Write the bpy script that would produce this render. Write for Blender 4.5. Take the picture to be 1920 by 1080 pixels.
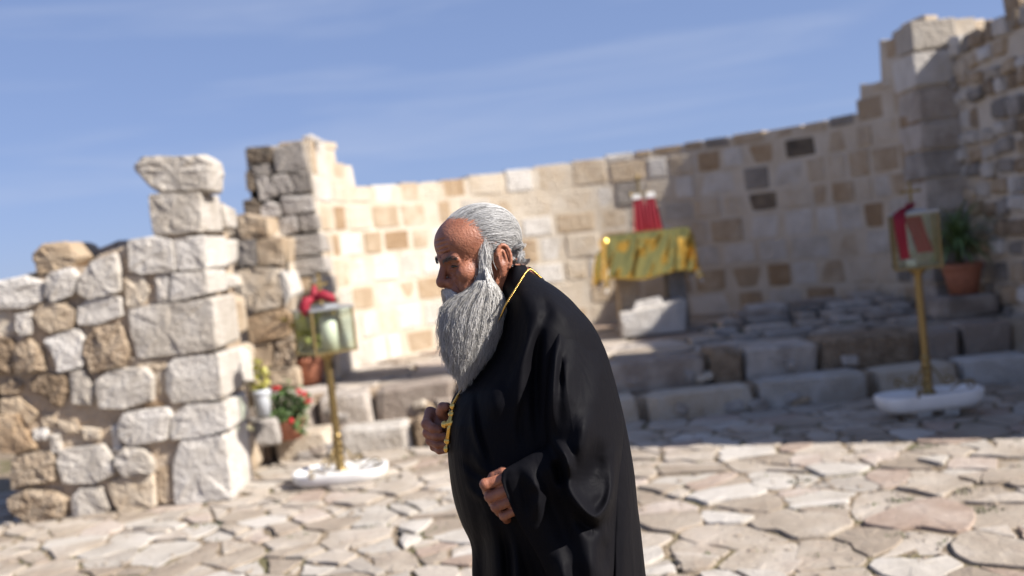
import bpy, bmesh, math, random
import numpy as np
from mathutils import Vector, Matrix

for o in list(bpy.data.objects):
    bpy.data.objects.remove(o, do_unlink=True)
scene = bpy.context.scene
COL = scene.collection
random.seed(7)
rng = np.random.default_rng(11)

# ------------------------------------------------------------------ camera
FPX = 1867.0                       # 35 mm lens on a 36 mm sensor, in photo pixels (1920 wide)
CAM = np.array([0.0, 0.0, 1.5])
PITCH = math.atan(79.5 / FPX)
ROLL = math.radians(6.2)
_r0 = np.array([1.0, 0, 0])
_u0 = np.array([0, math.sin(PITCH), math.cos(PITCH)])
FW = np.array([0, math.cos(PITCH), -math.sin(PITCH)])
RT = math.cos(ROLL) * _r0 - math.sin(ROLL) * _u0
UP = math.sin(ROLL) * _r0 + math.cos(ROLL) * _u0
cd = bpy.data.cameras.new('camera')
cd.lens = 35.0
cd.sensor_width = 36.0
cd.clip_end = 5000
cd.dof.use_dof = True
cd.dof.focus_distance = 2.2
cd.dof.aperture_fstop = 1.9
cam = bpy.data.objects.new('camera', cd)
COL.objects.link(cam)
m = Matrix.Identity(4)
for i in range(3):
    m[i][0], m[i][1], m[i][2], m[i][3] = RT[i], UP[i], -FW[i], CAM[i]
cam.matrix_world = m
scene.camera = cam

# ------------------------------------------------------------------ sky and sun
SUN_EL = math.radians(37)
SUN_AZ = math.radians(22)          # from +X (right), turned this much towards the camera
to_sun = Vector((math.cos(SUN_EL) * math.cos(SUN_AZ), -math.cos(SUN_EL) * math.sin(SUN_AZ), math.sin(SUN_EL)))
sd = bpy.data.lights.new('sun', 'SUN')
sd.energy = 5.0
sd.angle = math.radians(0.53)
sd.color = (1.0, 0.945, 0.875)
sun = bpy.data.objects.new('sun', sd)
sun.rotation_euler = to_sun.to_track_quat('Z', 'Y').to_euler()
sun.location = (6, -3, 8)
COL.objects.link(sun)

world = bpy.data.worlds.new('World')
scene.world = world
world.use_nodes = True
wn = world.node_tree
wn.nodes.clear()
def N(nt, t, **kw):
    n = nt.nodes.new(t)
    for k, v in kw.items():
        setattr(n, k, v)
    return n
wo = N(wn, 'ShaderNodeOutputWorld')
wb = N(wn, 'ShaderNodeBackground')
sky = N(wn, 'ShaderNodeTexSky')
sky.sky_type = 'NISHITA'
sky.sun_disc = False
sky.sun_elevation = SUN_EL
sky.sun_rotation = math.atan2(to_sun.x, to_sun.y)
sky.altitude = 850
sky.air_density = 0.8
sky.dust_density = 0.5
sky.ozone_density = 4.0
tc = N(wn, 'ShaderNodeTexCoord')
# thin cirrus, spread over the whole sky
mp = N(wn, 'ShaderNodeMapping')
mp.inputs['Scale'].default_value = (1.6, 1.6, 16.0)
mp.inputs['Rotation'].default_value = (math.radians(3), math.radians(-5), 0.3)
mp.inputs['Location'].default_value = (1.9, 0.4, 0.3)
n1 = N(wn, 'ShaderNodeTexNoise')
n1.inputs['Scale'].default_value = 1.5
n1.inputs['Detail'].default_value = 8
n1.inputs['Roughness'].default_value = 0.55
n1.inputs['Distortion'].default_value = 0.4
r1 = N(wn, 'ShaderNodeValToRGB')
r1.color_ramp.elements[0].position = 0.52
r1.color_ramp.elements[0].color = (0, 0, 0, 1)
r1.color_ramp.elements[1].position = 0.82
r1.color_ramp.elements[1].color = (0.42, 0.42, 0.42, 1)
mx = N(wn, 'ShaderNodeMixRGB')
mx.inputs['Color2'].default_value = (3.3, 3.7, 4.8, 1)
hs = N(wn, 'ShaderNodeHueSaturation')
hs.inputs['Saturation'].default_value = 1.0
tint = N(wn, 'ShaderNodeMixRGB', blend_type='MULTIPLY')
tint.inputs['Fac'].default_value = 1
tint.inputs['Color2'].default_value = (1.29, 1.51, 2.19, 1)
gam = N(wn, 'ShaderNodeGamma')      # hazy air: the whole sky is evened out
gam.inputs['Gamma'].default_value = 0.36
wn.links.new(tc.outputs['Generated'], mp.inputs['Vector'])
wn.links.new(mp.outputs['Vector'], n1.inputs['Vector'])
wn.links.new(n1.outputs['Fac'], r1.inputs['Fac'])
wn.links.new(r1.outputs['Color'], mx.inputs['Fac'])
wn.links.new(sky.outputs['Color'], hs.inputs['Color'])
wn.links.new(hs.outputs['Color'], gam.inputs['Color'])
wn.links.new(gam.outputs['Color'], tint.inputs['Color1'])
wn.links.new(tint.outputs['Color'], mx.inputs['Color1'])
wn.links.new(mx.outputs['Color'], wb.inputs['Color'])
wb.inputs['Strength'].default_value = 0.09
wn.links.new(wb.outputs['Background'], wo.inputs['Surface'])

scene.view_settings.view_transform = 'Standard'
scene.view_settings.look = 'None'
scene.view_settings.gamma = 1.0
scene.view_settings.use_curve_mapping = False
scene.view_settings.exposure = 0.9
scene.render.engine = 'CYCLES'

# ------------------------------------------------------------------ pixel helpers
def ray(u, v):
    return FW + RT * (u - 960.0) / FPX + UP * (540.0 - v) / FPX
def at_y(u, v, y):                 # on a plane across the view
    d = ray(u, v); return CAM + d * (y / d[1])
def at_x(u, v, x):
    d = ray(u, v); return CAM + d * (x / d[0])
def at_z(u, v, z):
    d = ray(u, v); return CAM + d * ((z - CAM[2]) / d[2])
def px(p):                         # world to photo pixel
    q = np.asarray(p, float) - CAM
    d = q @ FW
    return 960 + FPX * (q @ RT) / d, 540 - FPX * (q @ UP) / d

# ------------------------------------------------------------------ object helpers
def link(name, me, mat=None, parent=None):
    o = bpy.data.objects.new(name, me)
    COL.objects.link(o)
    if mat is not None and me is not None and len(me.materials) == 0:
        me.materials.append(mat)
    if parent is not None:
        o.parent = parent
    return o
def mesh(name, verts, faces, mat=None, parent=None, smooth=False):
    me = bpy.data.meshes.new(name)
    me.from_pydata([tuple(map(float, v)) for v in verts], [], faces)
    me.update()
    if smooth:
        me.polygons.foreach_set('use_smooth', [True] * len(me.polygons))
    return link(name, me, mat, parent)
def bm_obj(name, bm, mat=None, parent=None, smooth=False):
    me = bpy.data.meshes.new(name)
    bmesh.ops.recalc_face_normals(bm, faces=bm.faces)
    bm.to_mesh(me); bm.free()
    if smooth:
        me.polygons.foreach_set('use_smooth', [True] * len(me.polygons))
    return link(name, me, mat, parent)
def empty(name, loc=(0, 0, 0)):
    o = bpy.data.objects.new(name, None)
    o.empty_display_size = 0.1
    o.location = loc
    COL.objects.link(o)
    return o
def tag(o, label=None, cat=None, group=None, kind=None):
    if label: o['label'] = label
    if cat: o['category'] = cat
    if group: o['group'] = group
    if kind: o['kind'] = kind
    return o
def lathe(prof, n=24, center=(0, 0), wob=0.0):
    vs, fs = [], []
    for i, (r, z) in enumerate(prof):
        for k in range(n):
            a = 2 * math.pi * k / n
            rr = r * (1 + wob * math.sin(3 * a + i))
            vs.append((center[0] + rr * math.cos(a), center[1] + rr * math.sin(a), z))
    for i in range(len(prof) - 1):
        for k in range(n):
            fs.append((i * n + k, i * n + (k + 1) % n, (i + 1) * n + (k + 1) % n, (i + 1) * n + k))
    fs.append(tuple(range(n))[::-1])
    fs.append(tuple((len(prof) - 1) * n + k for k in range(n)))
    return vs, fs
def tube(pts, rad, n=8, cap=True):
    pts = [Vector(p) for p in pts]
    rads = rad if hasattr(rad, '__len__') else [rad] * len(pts)
    vs, fs = [], []
    ref = None
    for i, p in enumerate(pts):
        t = (pts[min(i + 1, len(pts) - 1)] - pts[max(i - 1, 0)]).normalized()
        if ref is None:
            ref = t.orthogonal().normalized()
        ref = (ref - t * ref.dot(t)).normalized()
        b = t.cross(ref)
        for k in range(n):
            a = 2 * math.pi * k / n
            vs.append(tuple(p + (ref * math.cos(a) + b * math.sin(a)) * rads[i]))
    for i in range(len(pts) - 1):
        for k in range(n):
            fs.append((i * n + k, i * n + (k + 1) % n, (i + 1) * n + (k + 1) % n, (i + 1) * n + k))
    if cap:
        fs.append(tuple(range(n))[::-1]); fs.append(tuple((len(pts) - 1) * n + k for k in range(n)))
    return vs, fs
def merge(parts):
    V, F = [], []
    for vs, fs in parts:
        o = len(V)
        V += list(vs); F += [tuple(i + o for i in f) for f in fs]
    return V, F
def box(x0, x1, y0, y1, z0, z1):
    vs = [(x, y, z) for z in (z0, z1) for y in (y0, y1) for x in (x0, x1)]
    return vs, [(0, 2, 3, 1), (4, 5, 7, 6), (0, 1, 5, 4), (2, 6, 7, 3), (0, 4, 6, 2), (1, 3, 7, 5)]

# ------------------------------------------------------------------ materials
MATS = {}
def mat(name):
    mt = bpy.data.materials.new(name)
    mt.use_nodes = True
    MATS[name] = mt
    nt = mt.node_tree
    return mt, nt, nt.nodes['Principled BSDF']
def simple(name, col, rough=0.6, metal=0.0, bump=0.0, bscale=60, var=0.0, **kw):
    mt, nt, b = mat(name)
    b.inputs['Base Color'].default_value = (*col, 1)
    b.inputs['Roughness'].default_value = rough
    b.inputs['Metallic'].default_value = metal
    for k, v in kw.items():
        b.inputs[k].default_value = v
    if bump or var:
        g = N(nt, 'ShaderNodeNewGeometry')
        nz = N(nt, 'ShaderNodeTexNoise')
        nz.inputs['Scale'].default_value = bscale
        nz.inputs['Detail'].default_value = 5
        nt.links.new(g.outputs['Position'], nz.inputs['Vector'])
        if bump:
            bp = N(nt, 'ShaderNodeBump')
            bp.inputs['Strength'].default_value = bump
            bp.inputs['Distance'].default_value = 0.01
            nt.links.new(nz.outputs['Fac'], bp.inputs['Height'])
            nt.links.new(bp.outputs['Normal'], b.inputs['Normal'])
        if var:
            rp = N(nt, 'ShaderNodeValToRGB')
            rp.color_ramp.elements[0].position = 0.3
            rp.color_ramp.elements[1].position = 0.7
            rp.color_ramp.elements[0].color = (*[c * (1 - var) for c in col], 1)
            rp.color_ramp.elements[1].color = (*[min(1, c * (1 + var)) for c in col], 1)
            nt.links.new(nz.outputs['Fac'], rp.inputs['Fac'])
            nt.links.new(rp.outputs['Color'], b.inputs['Base Color'])
    return mt
def stone(name, c0, c1, c2, scale=5.0, bump=0.7, spot=0.0, spotcol=(0.05, 0.045, 0.04), pits=0.5):
    """limestone: three tones in world-space noise, a random tint for each block, pits and grain"""
    mt, nt, b = mat(name)
    L = nt.links.new
    g = N(nt, 'ShaderNodeNewGeometry')
    oi = N(nt, 'ShaderNodeObjectInfo')
    nz = N(nt, 'ShaderNodeTexNoise'); nz.inputs['Scale'].default_value = scale
    nz.inputs['Detail'].default_value = 7; nz.inputs['Roughness'].default_value = 0.62
    L(g.outputs['Position'], nz.inputs['Vector'])
    ad = N(nt, 'ShaderNodeMath', operation='MULTIPLY_ADD')
    L(oi.outputs['Random'], ad.inputs[0]); ad.inputs[1].default_value = 0.42
    sb = N(nt, 'ShaderNodeMath', operation='SUBTRACT'); L(nz.outputs['Fac'], sb.inputs[0]); sb.inputs[1].default_value = 0.21
    L(sb.outputs[0], ad.inputs[2])
    rp = N(nt, 'ShaderNodeValToRGB')
    e = rp.color_ramp.elements
    e[0].position = 0.28; e[0].color = (*c0, 1)
    e[1].position = 0.72; e[1].color = (*c2, 1)
    em = e.new(0.5); em.color = (*c1, 1)
    L(ad.outputs[0], rp.inputs['Fac'])
    col = rp.outputs['Color']
    if spot:
        n2 = N(nt, 'ShaderNodeTexNoise'); n2.inputs['Scale'].default_value = 3.1; n2.inputs['Detail'].default_value = 9
        n2.inputs['Roughness'].default_value = 0.7
        L(g.outputs['Position'], n2.inputs['Vector'])
        r2 = N(nt, 'ShaderNodeValToRGB'); r2.color_ramp.elements[0].position = 0.52; r2.color_ramp.elements[1].position = 0.72
        r2.color_ramp.elements[0].color = (0, 0, 0, 1); r2.color_ramp.elements[1].color = (spot, spot, spot, 1)
        L(n2.outputs['Fac'], r2.inputs['Fac'])
        mm = N(nt, 'ShaderNodeMixRGB'); L(r2.outputs['Color'], mm.inputs['Fac']); L(col, mm.inputs['Color1'])
        mm.inputs['Color2'].default_value = (*spotcol, 1)
        col = mm.outputs['Color']
    L(col, b.inputs['Base Color'])
    b.inputs['Roughness'].default_value = 0.9
    b.inputs['Specular IOR Level'].default_value = 0.2
    n3 = N(nt, 'ShaderNodeTexNoise'); n3.inputs['Scale'].default_value = 22; n3.inputs['Detail'].default_value = 8
    n3.inputs['Roughness'].default_value = 0.65
    L(g.outputs['Position'], n3.inputs['Vector'])
    vo = N(nt, 'ShaderNodeTexVoronoi'); vo.inputs['Scale'].default_value = 34
    L(g.outputs['Position'], vo.inputs['Vector'])
    vr = N(nt, 'ShaderNodeMath', operation='MULTIPLY_ADD'); L(vo.outputs['Distance'], vr.inputs[0]); vr.inputs[1].default_value = pits
    L(n3.outputs['Fac'], vr.inputs[2])
    bp = N(nt, 'ShaderNodeBump'); bp.inputs['Strength'].default_value = bump; bp.inputs['Distance'].default_value = 0.03
    L(vr.outputs[0], bp.inputs['Height']); L(bp.outputs['Normal'], b.inputs['Normal'])
    return mt

M_WHITE = stone('pale_limestone', (0.4, 0.355, 0.3), (0.51, 0.47, 0.42), (0.59, 0.555, 0.51), spot=0.25, spotcol=(0.3, 0.26, 0.2))
M_TAN = stone('tan_limestone', (0.36, 0.27, 0.18), (0.46, 0.37, 0.27), (0.53, 0.46, 0.37), spot=0.35, spotcol=(0.3, 0.25, 0.2))
M_OCHRE = stone('ochre_stone', (0.29, 0.195, 0.115), (0.38, 0.275, 0.175), (0.45, 0.36, 0.26), spot=0.5, spotcol=(0.12, 0.09, 0.07))
M_BROWN = stone('brown_pitted_stone', (0.22, 0.16, 0.105), (0.34, 0.255, 0.175), (0.43, 0.345, 0.255), scale=9, bump=1.0, spot=0.5, spotcol=(0.09, 0.065, 0.045), pits=1.0)
M_GREY = stone('grey_weathered_stone', (0.22, 0.195, 0.17), (0.31, 0.28, 0.25), (0.41, 0.375, 0.34), spot=0.6, spotcol=(0.1, 0.09, 0.08))
M_DARK = stone('dark_weathered_stone', (0.09, 0.075, 0.06), (0.17, 0.135, 0.1), (0.27, 0.21, 0.15), spot=0.8, spotcol=(0.05, 0.045, 0.04))
M_MORTAR = stone('lime_mortar', (0.42, 0.34, 0.26), (0.5, 0.43, 0.34), (0.56, 0.5, 0.42), scale=3, bump=0.5, spot=0.2, spotcol=(0.3, 0.24, 0.18))
M_EARTH = stone('earth_mortar', (0.29, 0.21, 0.14), (0.41, 0.315, 0.225), (0.49, 0.4, 0.305), scale=6, bump=0.9)
M_FLAG = stone('flagstone', (0.27, 0.22, 0.17), (0.35, 0.295, 0.235), (0.43, 0.375, 0.315), scale=3, bump=0.45, spot=0.3, spotcol=(0.3, 0.2, 0.15), pits=0.15)
M_FLAGW = stone('white_flagstone', (0.33, 0.29, 0.245), (0.41, 0.37, 0.32), (0.49, 0.45, 0.4), scale=3, bump=0.35, spot=0.2, spotcol=(0.35, 0.28, 0.2), pits=0.1)
M_FLAGP = stone('pink_flagstone', (0.3, 0.225, 0.175), (0.385, 0.31, 0.255), (0.45, 0.385, 0.33), scale=3, bump=0.45, spot=0.25, spotcol=(0.3, 0.2, 0.15), pits=0.15)
M_STEP = stone('step_stone', (0.27, 0.22, 0.18), (0.4, 0.345, 0.29), (0.5, 0.445, 0.39), scale=5, bump=0.7, spot=0.6, spotcol=(0.13, 0.1, 0.075))

def ground_mat():
    mt, nt, b = mat('dry_earth_with_moss')
    L = nt.links.new
    g = N(nt, 'ShaderNodeNewGeometry')
    a = N(nt, 'ShaderNodeTexNoise'); a.inputs['Scale'].default_value = 9; a.inputs['Detail'].default_value = 9; a.inputs['Roughness'].default_value = 0.7
    L(g.outputs['Position'], a.inputs['Vector'])
    r = N(nt, 'ShaderNodeValToRGB'); r.color_ramp.elements[0].position = 0.3; r.color_ramp.elements[1].position = 0.7
    r.color_ramp.elements[0].color = (0.18, 0.135, 0.09, 1); r.color_ramp.elements[1].color = (0.35, 0.28, 0.2, 1)
    L(a.outputs['Fac'], r.inputs['Fac'])
    c = N(nt, 'ShaderNodeTexNoise'); c.inputs['Scale'].default_value = 2.6; c.inputs['Detail'].default_value = 6
    L(g.outputs['Position'], c.inputs['Vector'])
    r2 = N(nt, 'ShaderNodeValToRGB'); r2.color_ramp.elements[0].position = 0.5; r2.color_ramp.elements[1].position = 0.62
    r2.color_ramp.elements[0].color = (0, 0, 0, 1); r2.color_ramp.elements[1].color = (0.8, 0.8, 0.8, 1)
    L(c.outputs['Fac'], r2.inputs['Fac'])
    mm = N(nt, 'ShaderNodeMixRGB'); L(r2.outputs['Color'], mm.inputs['Fac']); L(r.outputs['Color'], mm.inputs['Color1'])
    mm.inputs['Color2'].default_value = (0.13, 0.12, 0.055, 1)
    L(mm.outputs['Color'], b.inputs['Base Color'])
    b.inputs['Roughness'].default_value = 0.95
    b.inputs['Specular IOR Level'].default_value = 0.1
    bp = N(nt, 'ShaderNodeBump'); bp.inputs['Strength'].default_value = 0.9; bp.inputs['Distance'].default_value = 0.03
    f = N(nt, 'ShaderNodeTexNoise'); f.inputs['Scale'].default_value = 45; f.inputs['Detail'].default_value = 6
    L(g.outputs['Position'], f.inputs['Vector'])
    L(f.outputs['Fac'], bp.inputs['Height']); L(bp.outputs['Normal'], b.inputs['Normal'])
    return mt
M_GROUND = ground_mat()

# ------------------------------------------------------------------ stone shapes
def hull_mesh(name, pts):
    bm = bmesh.new()
    for p in pts:
        bm.verts.new(p)
    r = bmesh.ops.convex_hull(bm, input=list(bm.verts))
    loose = [v for v in bm.verts if not v.link_faces]
    bmesh.ops.delete(bm, geom=loose, context='VERTS')
    bmesh.ops.recalc_face_normals(bm, faces=bm.faces)
    me = bpy.data.meshes.new(name)
    bm.to_mesh(me); bm.free()
    return me
def rough_box_points(cx=0.1, j=0.05, rnd=random):
    pts = []
    for sx in (-1, 1):
        for sy in (-1, 1):
            for sz in (-1, 1):
                q = [1 - rnd.uniform(0, j) * 1.6 for _ in range(3)]
                c = [cx * rnd.uniform(0.5, 1.7) for _ in range(3)]
                base = (sx * q[0], sy * q[1], sz * q[2])
                pts.append((base[0], base[1] - sy * c[1], base[2] - sz * c[2]))
                pts.append((base[0] - sx * c[0], base[1], base[2] - sz * c[2]))
                pts.append((base[0] - sx * c[0], base[1] - sy * c[1], base[2]))
    return [(x / 2, y / 2, z / 2) for x, y, z in pts]
VAR = {}
def block_mesh(kind, matl):
    """one of eight shared chamfered block meshes for a material; kind: 'ashlar' or 'rubble'"""
    key = (kind, matl.name)
    if key not in VAR:
        VAR[key] = []
        for i in range(8):
            pts = rough_box_points(*{'ashlar': (0.06, 0.03), 'hewn': (0.14, 0.1), 'rubble': (0.19, 0.15)}[kind])
            me = hull_mesh('block', pts)
            me.materials.append(matl)
            VAR[key].append(me)
    return random.choice(VAR[key])
def block(name, kind, matl, loc, dims, rotz=0.0, parent=None, tilt=0.0):
    o = link(name, block_mesh(kind, matl), None, parent)
    o.location = loc
    o.scale = dims
    o.rotation_euler = (random.uniform(-tilt, tilt), random.uniform(-tilt, tilt), rotz)
    return o

def chaikin(p, it=1, k=0.25):
    p = [np.array(q, float) for q in p]
    for _ in range(it):
        q = []
        for i in range(len(p)):
            a, b = p[i], p[(i + 1) % len(p)]
            q += [a * (1 - k) + b * k, a * k + b * (1 - k)]
        p = q
    return p
def traced_stone(name, poly, y, matl, parent=None, depth=0.3, proud=0.05, rough=0.006, k=0.07, inset=0.05):
    """a wall stone whose outline comes from the photo, standing at distance y; rounded front, real depth"""
    pts = chaikin(poly, 1, k)
    w = [at_y(u, v, y) for u, v in pts]
    n = len(w)
    c = sum(w) / n
    w = [c + (p - c) * (1 + .006 / max(np.linalg.norm(p - c), .02)) for p in w]
    def ringat(s, dy, jit):
        out = []
        for p in w:
            q = c + (p - c) * s
            q = q + np.array([random.uniform(-jit, jit), dy + random.uniform(-jit, jit), random.uniform(-jit, jit)])
            out.append(q)
        return out
    mid = ringat(0.62, -proud, rough * 1.6)
    rings = [ringat(0.97, depth, rough), ringat(1.0, 0.0, rough), ringat(1.0 - inset * 0.35, -proud * 0.6, rough), ringat(1.0 - inset, -proud * 0.93, rough), mid]
    vs = [p for r in rings for p in r]
    fs = []
    for i in range(len(rings) - 1):
        for j in range(n):
            fs.append((i * n + j, i * n + (j + 1) % n, (i + 1) * n + (j + 1) % n, (i + 1) * n + j))
    ctr = len(vs); vs.append(c + np.array([0, -proud * random.uniform(0.9, 1.12), 0]))
    last = (len(rings) - 1) * n
    for j in range(n):
        fs.append((last + j, last + (j + 1) % n, ctr))
    fs.append(tuple(range(n))[::-1])
    bm = bmesh.new()
    bv = [bm.verts.new(tuple(v)) for v in vs]
    for f in fs:
        bm.faces.new([bv[i] for i in f])
    o = bm_obj(name, bm, matl, parent)
    return o

# ================================================================== THE SETTING
# ------------------------------------------------------------------ ground and paving
PLAT = 0.46                         # top of the raised platform
S1Y, S2Y = 7.72, 8.08               # fronts of the two steps
g = mesh('ground', [(-900, -900, -0.03), (900, -900, -0.03), (900, 900, -0.03), (-900, 900, -0.03)], [(0, 1, 2, 3)], M_GROUND)
tag(g, kind='structure')

def voronoi(pts, bounds, k=26):
    x0, x1, y0, y1 = bounds
    cells = []
    P = np.array(pts)
    for i, p in enumerate(P):
        d = np.sum((P - p) ** 2, axis=1)
        idx = np.argsort(d)[1:k]
        poly = [np.array(q, float) for q in ((x0, y0), (x1, y0), (x1, y1), (x0, y1))]
        for j in idx:
            n = P[j] - p
            mid = (P[j] + p) / 2
            out = []
            for a in range(len(poly)):
                A, B = poly[a], poly[(a + 1) % len(poly)]
                da, db = (A - mid) @ n, (B - mid) @ n
                if da <= 0: out.append(A)
                if (da < 0) != (db < 0) and abs(da - db) > 1e-12:
                    out.append(A + (B - A) * (da / (da - db)))
            poly = out
            if len(poly) < 3: break
        cells.append(poly)
    return cells
def poly_area(p):
    return 0.5 * abs(sum(p[i][0] * p[(i + 1) % len(p)][1] - p[(i + 1) % len(p)][0] * p[i][1] for i in range(len(p))))
def flag_points(bounds, sx, sy, drop, rg):
    x0, x1, y0, y1 = bounds
    pts = []
    ny = int((y1 - y0) / sy); nx = int((x1 - x0) / sx)
    for j in range(ny + 1):
        off = rg.uniform(0, sx)
        for i in range(nx + 2):
            if rg.uniform() < drop: continue
            pts.append((x0 + (i - 0.5) * sx + off + rg.uniform(-0.42, 0.42) * sx, y0 + (j + 0.5) * sy + rg.uniform(-0.42, 0.42) * sy))
            if rg.uniform() < 0.13:      # a small filler stone beside it
                pts.append((pts[-1][0] + rg.uniform(0.5, 0.7) * sx, pts[-1][1] + rg.uniform(-0.4, 0.4) * sy))
    return [p for p in pts if x0 < p[0] < x1 and y0 < p[1] < y1]
def flagstone(poly, z, h, parent, mats, gap, tilt=0.012, name='flagstone'):
    p = np.array(poly)
    c = p.mean(axis=0)
    # drop near-duplicate corners, then pull every edge in and wear the outline
    q = [a for i, a in enumerate(p) if np.linalg.norm(a - p[i - 1]) > 0.04]
    if len(q) < 3: return None
    size = math.sqrt(poly_area(q))
    q = [c + (a - c) * max(0.25, 1 - gap * random.uniform(0.6, 2.6) / max(np.linalg.norm(a - c), 0.05)) for a in q]
    r = []
    for i in range(len(q)):
        a, b = q[i], q[(i + 1) % len(q)]
        e = b - a
        ln = np.linalg.norm(e)
        r.append(a)
        if ln > 0.16:
            nrm = np.array([-e[1], e[0]]) / ln
            for t in ((0.5,) if ln < 0.3 else (0.33, 0.67)):
                r.append(a + e * (t + random.uniform(-0.1, 0.1)) + nrm * random.uniform(-0.13, 0.1) * ln)
    r = chaikin(r, 1, 0.13)
    n = len(r)
    tx, ty = random.uniform(-tilt, tilt), random.uniform(-tilt, tilt)
    zz = z + random.uniform(-0.008, 0.012)
    def zt(a): return zz + (a[0] - c[0]) * tx + (a[1] - c[1]) * ty
    vs, fs = [], []
    for s, dz in ((0.99, -h), (1.0, -0.008), (0.975, 0.0)):
        for a in r:
            b = c + (a - c) * s
            vs.append((b[0], b[1], zt(b) + dz + (random.uniform(-0.003, 0.003) if dz > -0.02 else 0)))
    vs.append((c[0], c[1], zt(c) + random.uniform(-0.004, 0.006)))
    for k in range(2):
        for i in range(n):
            fs.append((k * n + i, k * n + (i + 1) % n, (k + 1) * n + (i + 1) % n, (k + 1) * n + i))
    for i in range(n):
        fs.append((2 * n + i, 2 * n + (i + 1) % n, 3 * n))
    if parent is None: return vs, fs
    return mesh(name, vs, fs, random.choices(mats, weights=[4, 2, 1][:len(mats)])[0], parent)

rg = np.random.default_rng(5)
PB = (-5.2, 5.0, 3.0, S1Y + 0.05)
paving = mesh('courtyard_paving', [(PB[0], PB[2], 0.0), (PB[1], PB[2], 0.0), (PB[1], S1Y + .1, 0.0), (PB[0], S1Y + .1, 0.0)], [(0, 1, 2, 3)], M_GROUND)
tag(paving, kind='structure')
pts = flag_points(PB, 0.37, 0.235, 0.15, rg)
small = []
cells = voronoi(pts, PB)
cells = [c for c in cells if len(c) > 2]
def split(poly, q, n):
    """break a slab along a line through q"""
    A_, B_ = [], []
    for i in range(len(poly)):
        p, r_ = poly[i], poly[(i + 1) % len(poly)]
        dp, dr_ = (p - q) @ n, (r_ - q) @ n
        (A_ if dp <= 0 else B_).append(p)
        if (dp < 0) != (dr_ < 0) and abs(dp - dr_) > 1e-12:
            x = p + (r_ - p) * (dp / (dp - dr_))
            A_.append(x); B_.append(x)
    return [c for c in (A_, B_) if len(c) > 2]
def shatter(c, depth):
    ar_ = poly_area(c)
    if depth == 0 or ar_ < .035 or rg.uniform() > (.62 if ar_ > .08 else .3):
        return [c]
    ctr_ = np.mean(c, axis=0) + rg.normal(0, .04, 2)
    a_ = rg.uniform(0, math.pi)
    out = []
    for q in split([np.array(p) for p in c], ctr_, np.array([math.cos(a_), math.sin(a_)])):
        out += shatter(q, depth - 1)
    return out
cells = [q for c in cells for q in shatter(c, 2)]
def shown(c):                       # rough size in the picture; nothing outside the frame
    m_ = np.mean(c, axis=0)
    u, v = px((m_[0], m_[1], 0))
    return poly_area(c) / m_[1] ** 3 if (-60 < u < 1980 and v < 1130) else 0
cells.sort(key=shown, reverse=True)
rest = []
for i, c in enumerate(cells):
    o = flagstone(c, 0.01, 0.05, paving if i < 300 else None, [M_FLAG, M_FLAGW, M_FLAGP], 0.011)
    if i >= 300 and o: rest.append(o)
if rest:
    tag(mesh('flagstones', *merge(rest), M_FLAG, paving), kind='stuff')
# loose chips and pebbles in the joints
def chips(name, n, region, z, mt, lo=0.008, hi=0.03, parent=None, seed=3):
    rr = random.Random(seed)
    V, F = [], []
    ico = [(0, 0, 1), (0.9, 0, 0.3), (0.28, 0.85, 0.3), (-0.72, 0.53, 0.3), (-0.72, -0.53, 0.3), (0.28, -0.85, 0.3), (0, 0, -0.6)]
    fc = [(0, 1, 2), (0, 2, 3), (0, 3, 4), (0, 4, 5), (0, 5, 1), (6, 2, 1), (6, 3, 2), (6, 4, 3), (6, 5, 4), (6, 1, 5)]
    for _ in range(n):
        x, y = rr.uniform(region[0], region[1]), rr.uniform(region[2], region[3])
        s = lo * (hi / lo) ** (rr.random() ** 1.6)
        a = rr.uniform(0, 6.28)
        st = rr.uniform(0.7, 1.5)
        o = len(V)
        for p in ico:
            q = [p[0] * st * rr.uniform(0.8, 1.2), p[1] * rr.uniform(0.8, 1.2), p[2] * 0.6]
            V.append((x + s * (q[0] * math.cos(a) - q[1] * math.sin(a)), y + s * (q[0] * math.sin(a) + q[1] * math.cos(a)), z + s * q[2]))
        F += [tuple(i + o for i in f) for f in fc]
    return mesh(name, V, F, mt, parent)
tag(chips('pebbles', 2600, (-4.5, 4.6, 3.4, S1Y - 0.1), 0.004, M_FLAG), 'small pale stone chips scattered in the joints of the paving', 'pebbles', kind='stuff')

# grass and moss tufts in the joints
def tufts(name, spots, z, mt, hh=0.035, seed=4):
    rr = random.Random(seed)
    V, F = [], []
    for (x, y, r, n) in spots:
        for _ in range(n):
            a = rr.uniform(0, 6.28); d = r * math.sqrt(rr.random())
            bx, by = x + d * math.cos(a), y + d * 0.6 * math.sin(a)
            h = hh * rr.uniform(0.5, 1.3); w = 0.003 * rr.uniform(0.8, 1.6)
            la, ll = rr.uniform(0, 6.28), h * rr.uniform(0.2, 0.9)
            o = len(V)
            ca, sa = math.cos(la + 1.57), math.sin(la + 1.57)
            V += [(bx - w * ca, by - w * sa, z), (bx + w * ca, by + w * sa, z),
                  (bx + ll * .4 * math.cos(la) + w * .8 * ca, by + ll * .4 * math.sin(la) + w * .8 * sa, z + h * .65),
                  (bx + ll * .4 * math.cos(la) - w * .8 * ca, by + ll * .4 * math.sin(la) - w * .8 * sa, z + h * .65),
                  (bx + ll * math.cos(la), by + ll * math.sin(la), z + h)]
            F += [(o, o + 1, o + 2, o + 3), (o + 3, o + 2, o + 4)]
    return mesh(name, V, F, mt)
M_GRASS = simple('moss_green', (0.075, 0.095, 0.03), 0.8, var=0.4, bscale=8)
M_DRYGRASS = simple('dry_grass', (0.2, 0.16, 0.07), 0.8, var=0.4, bscale=8)
sp = []
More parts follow.
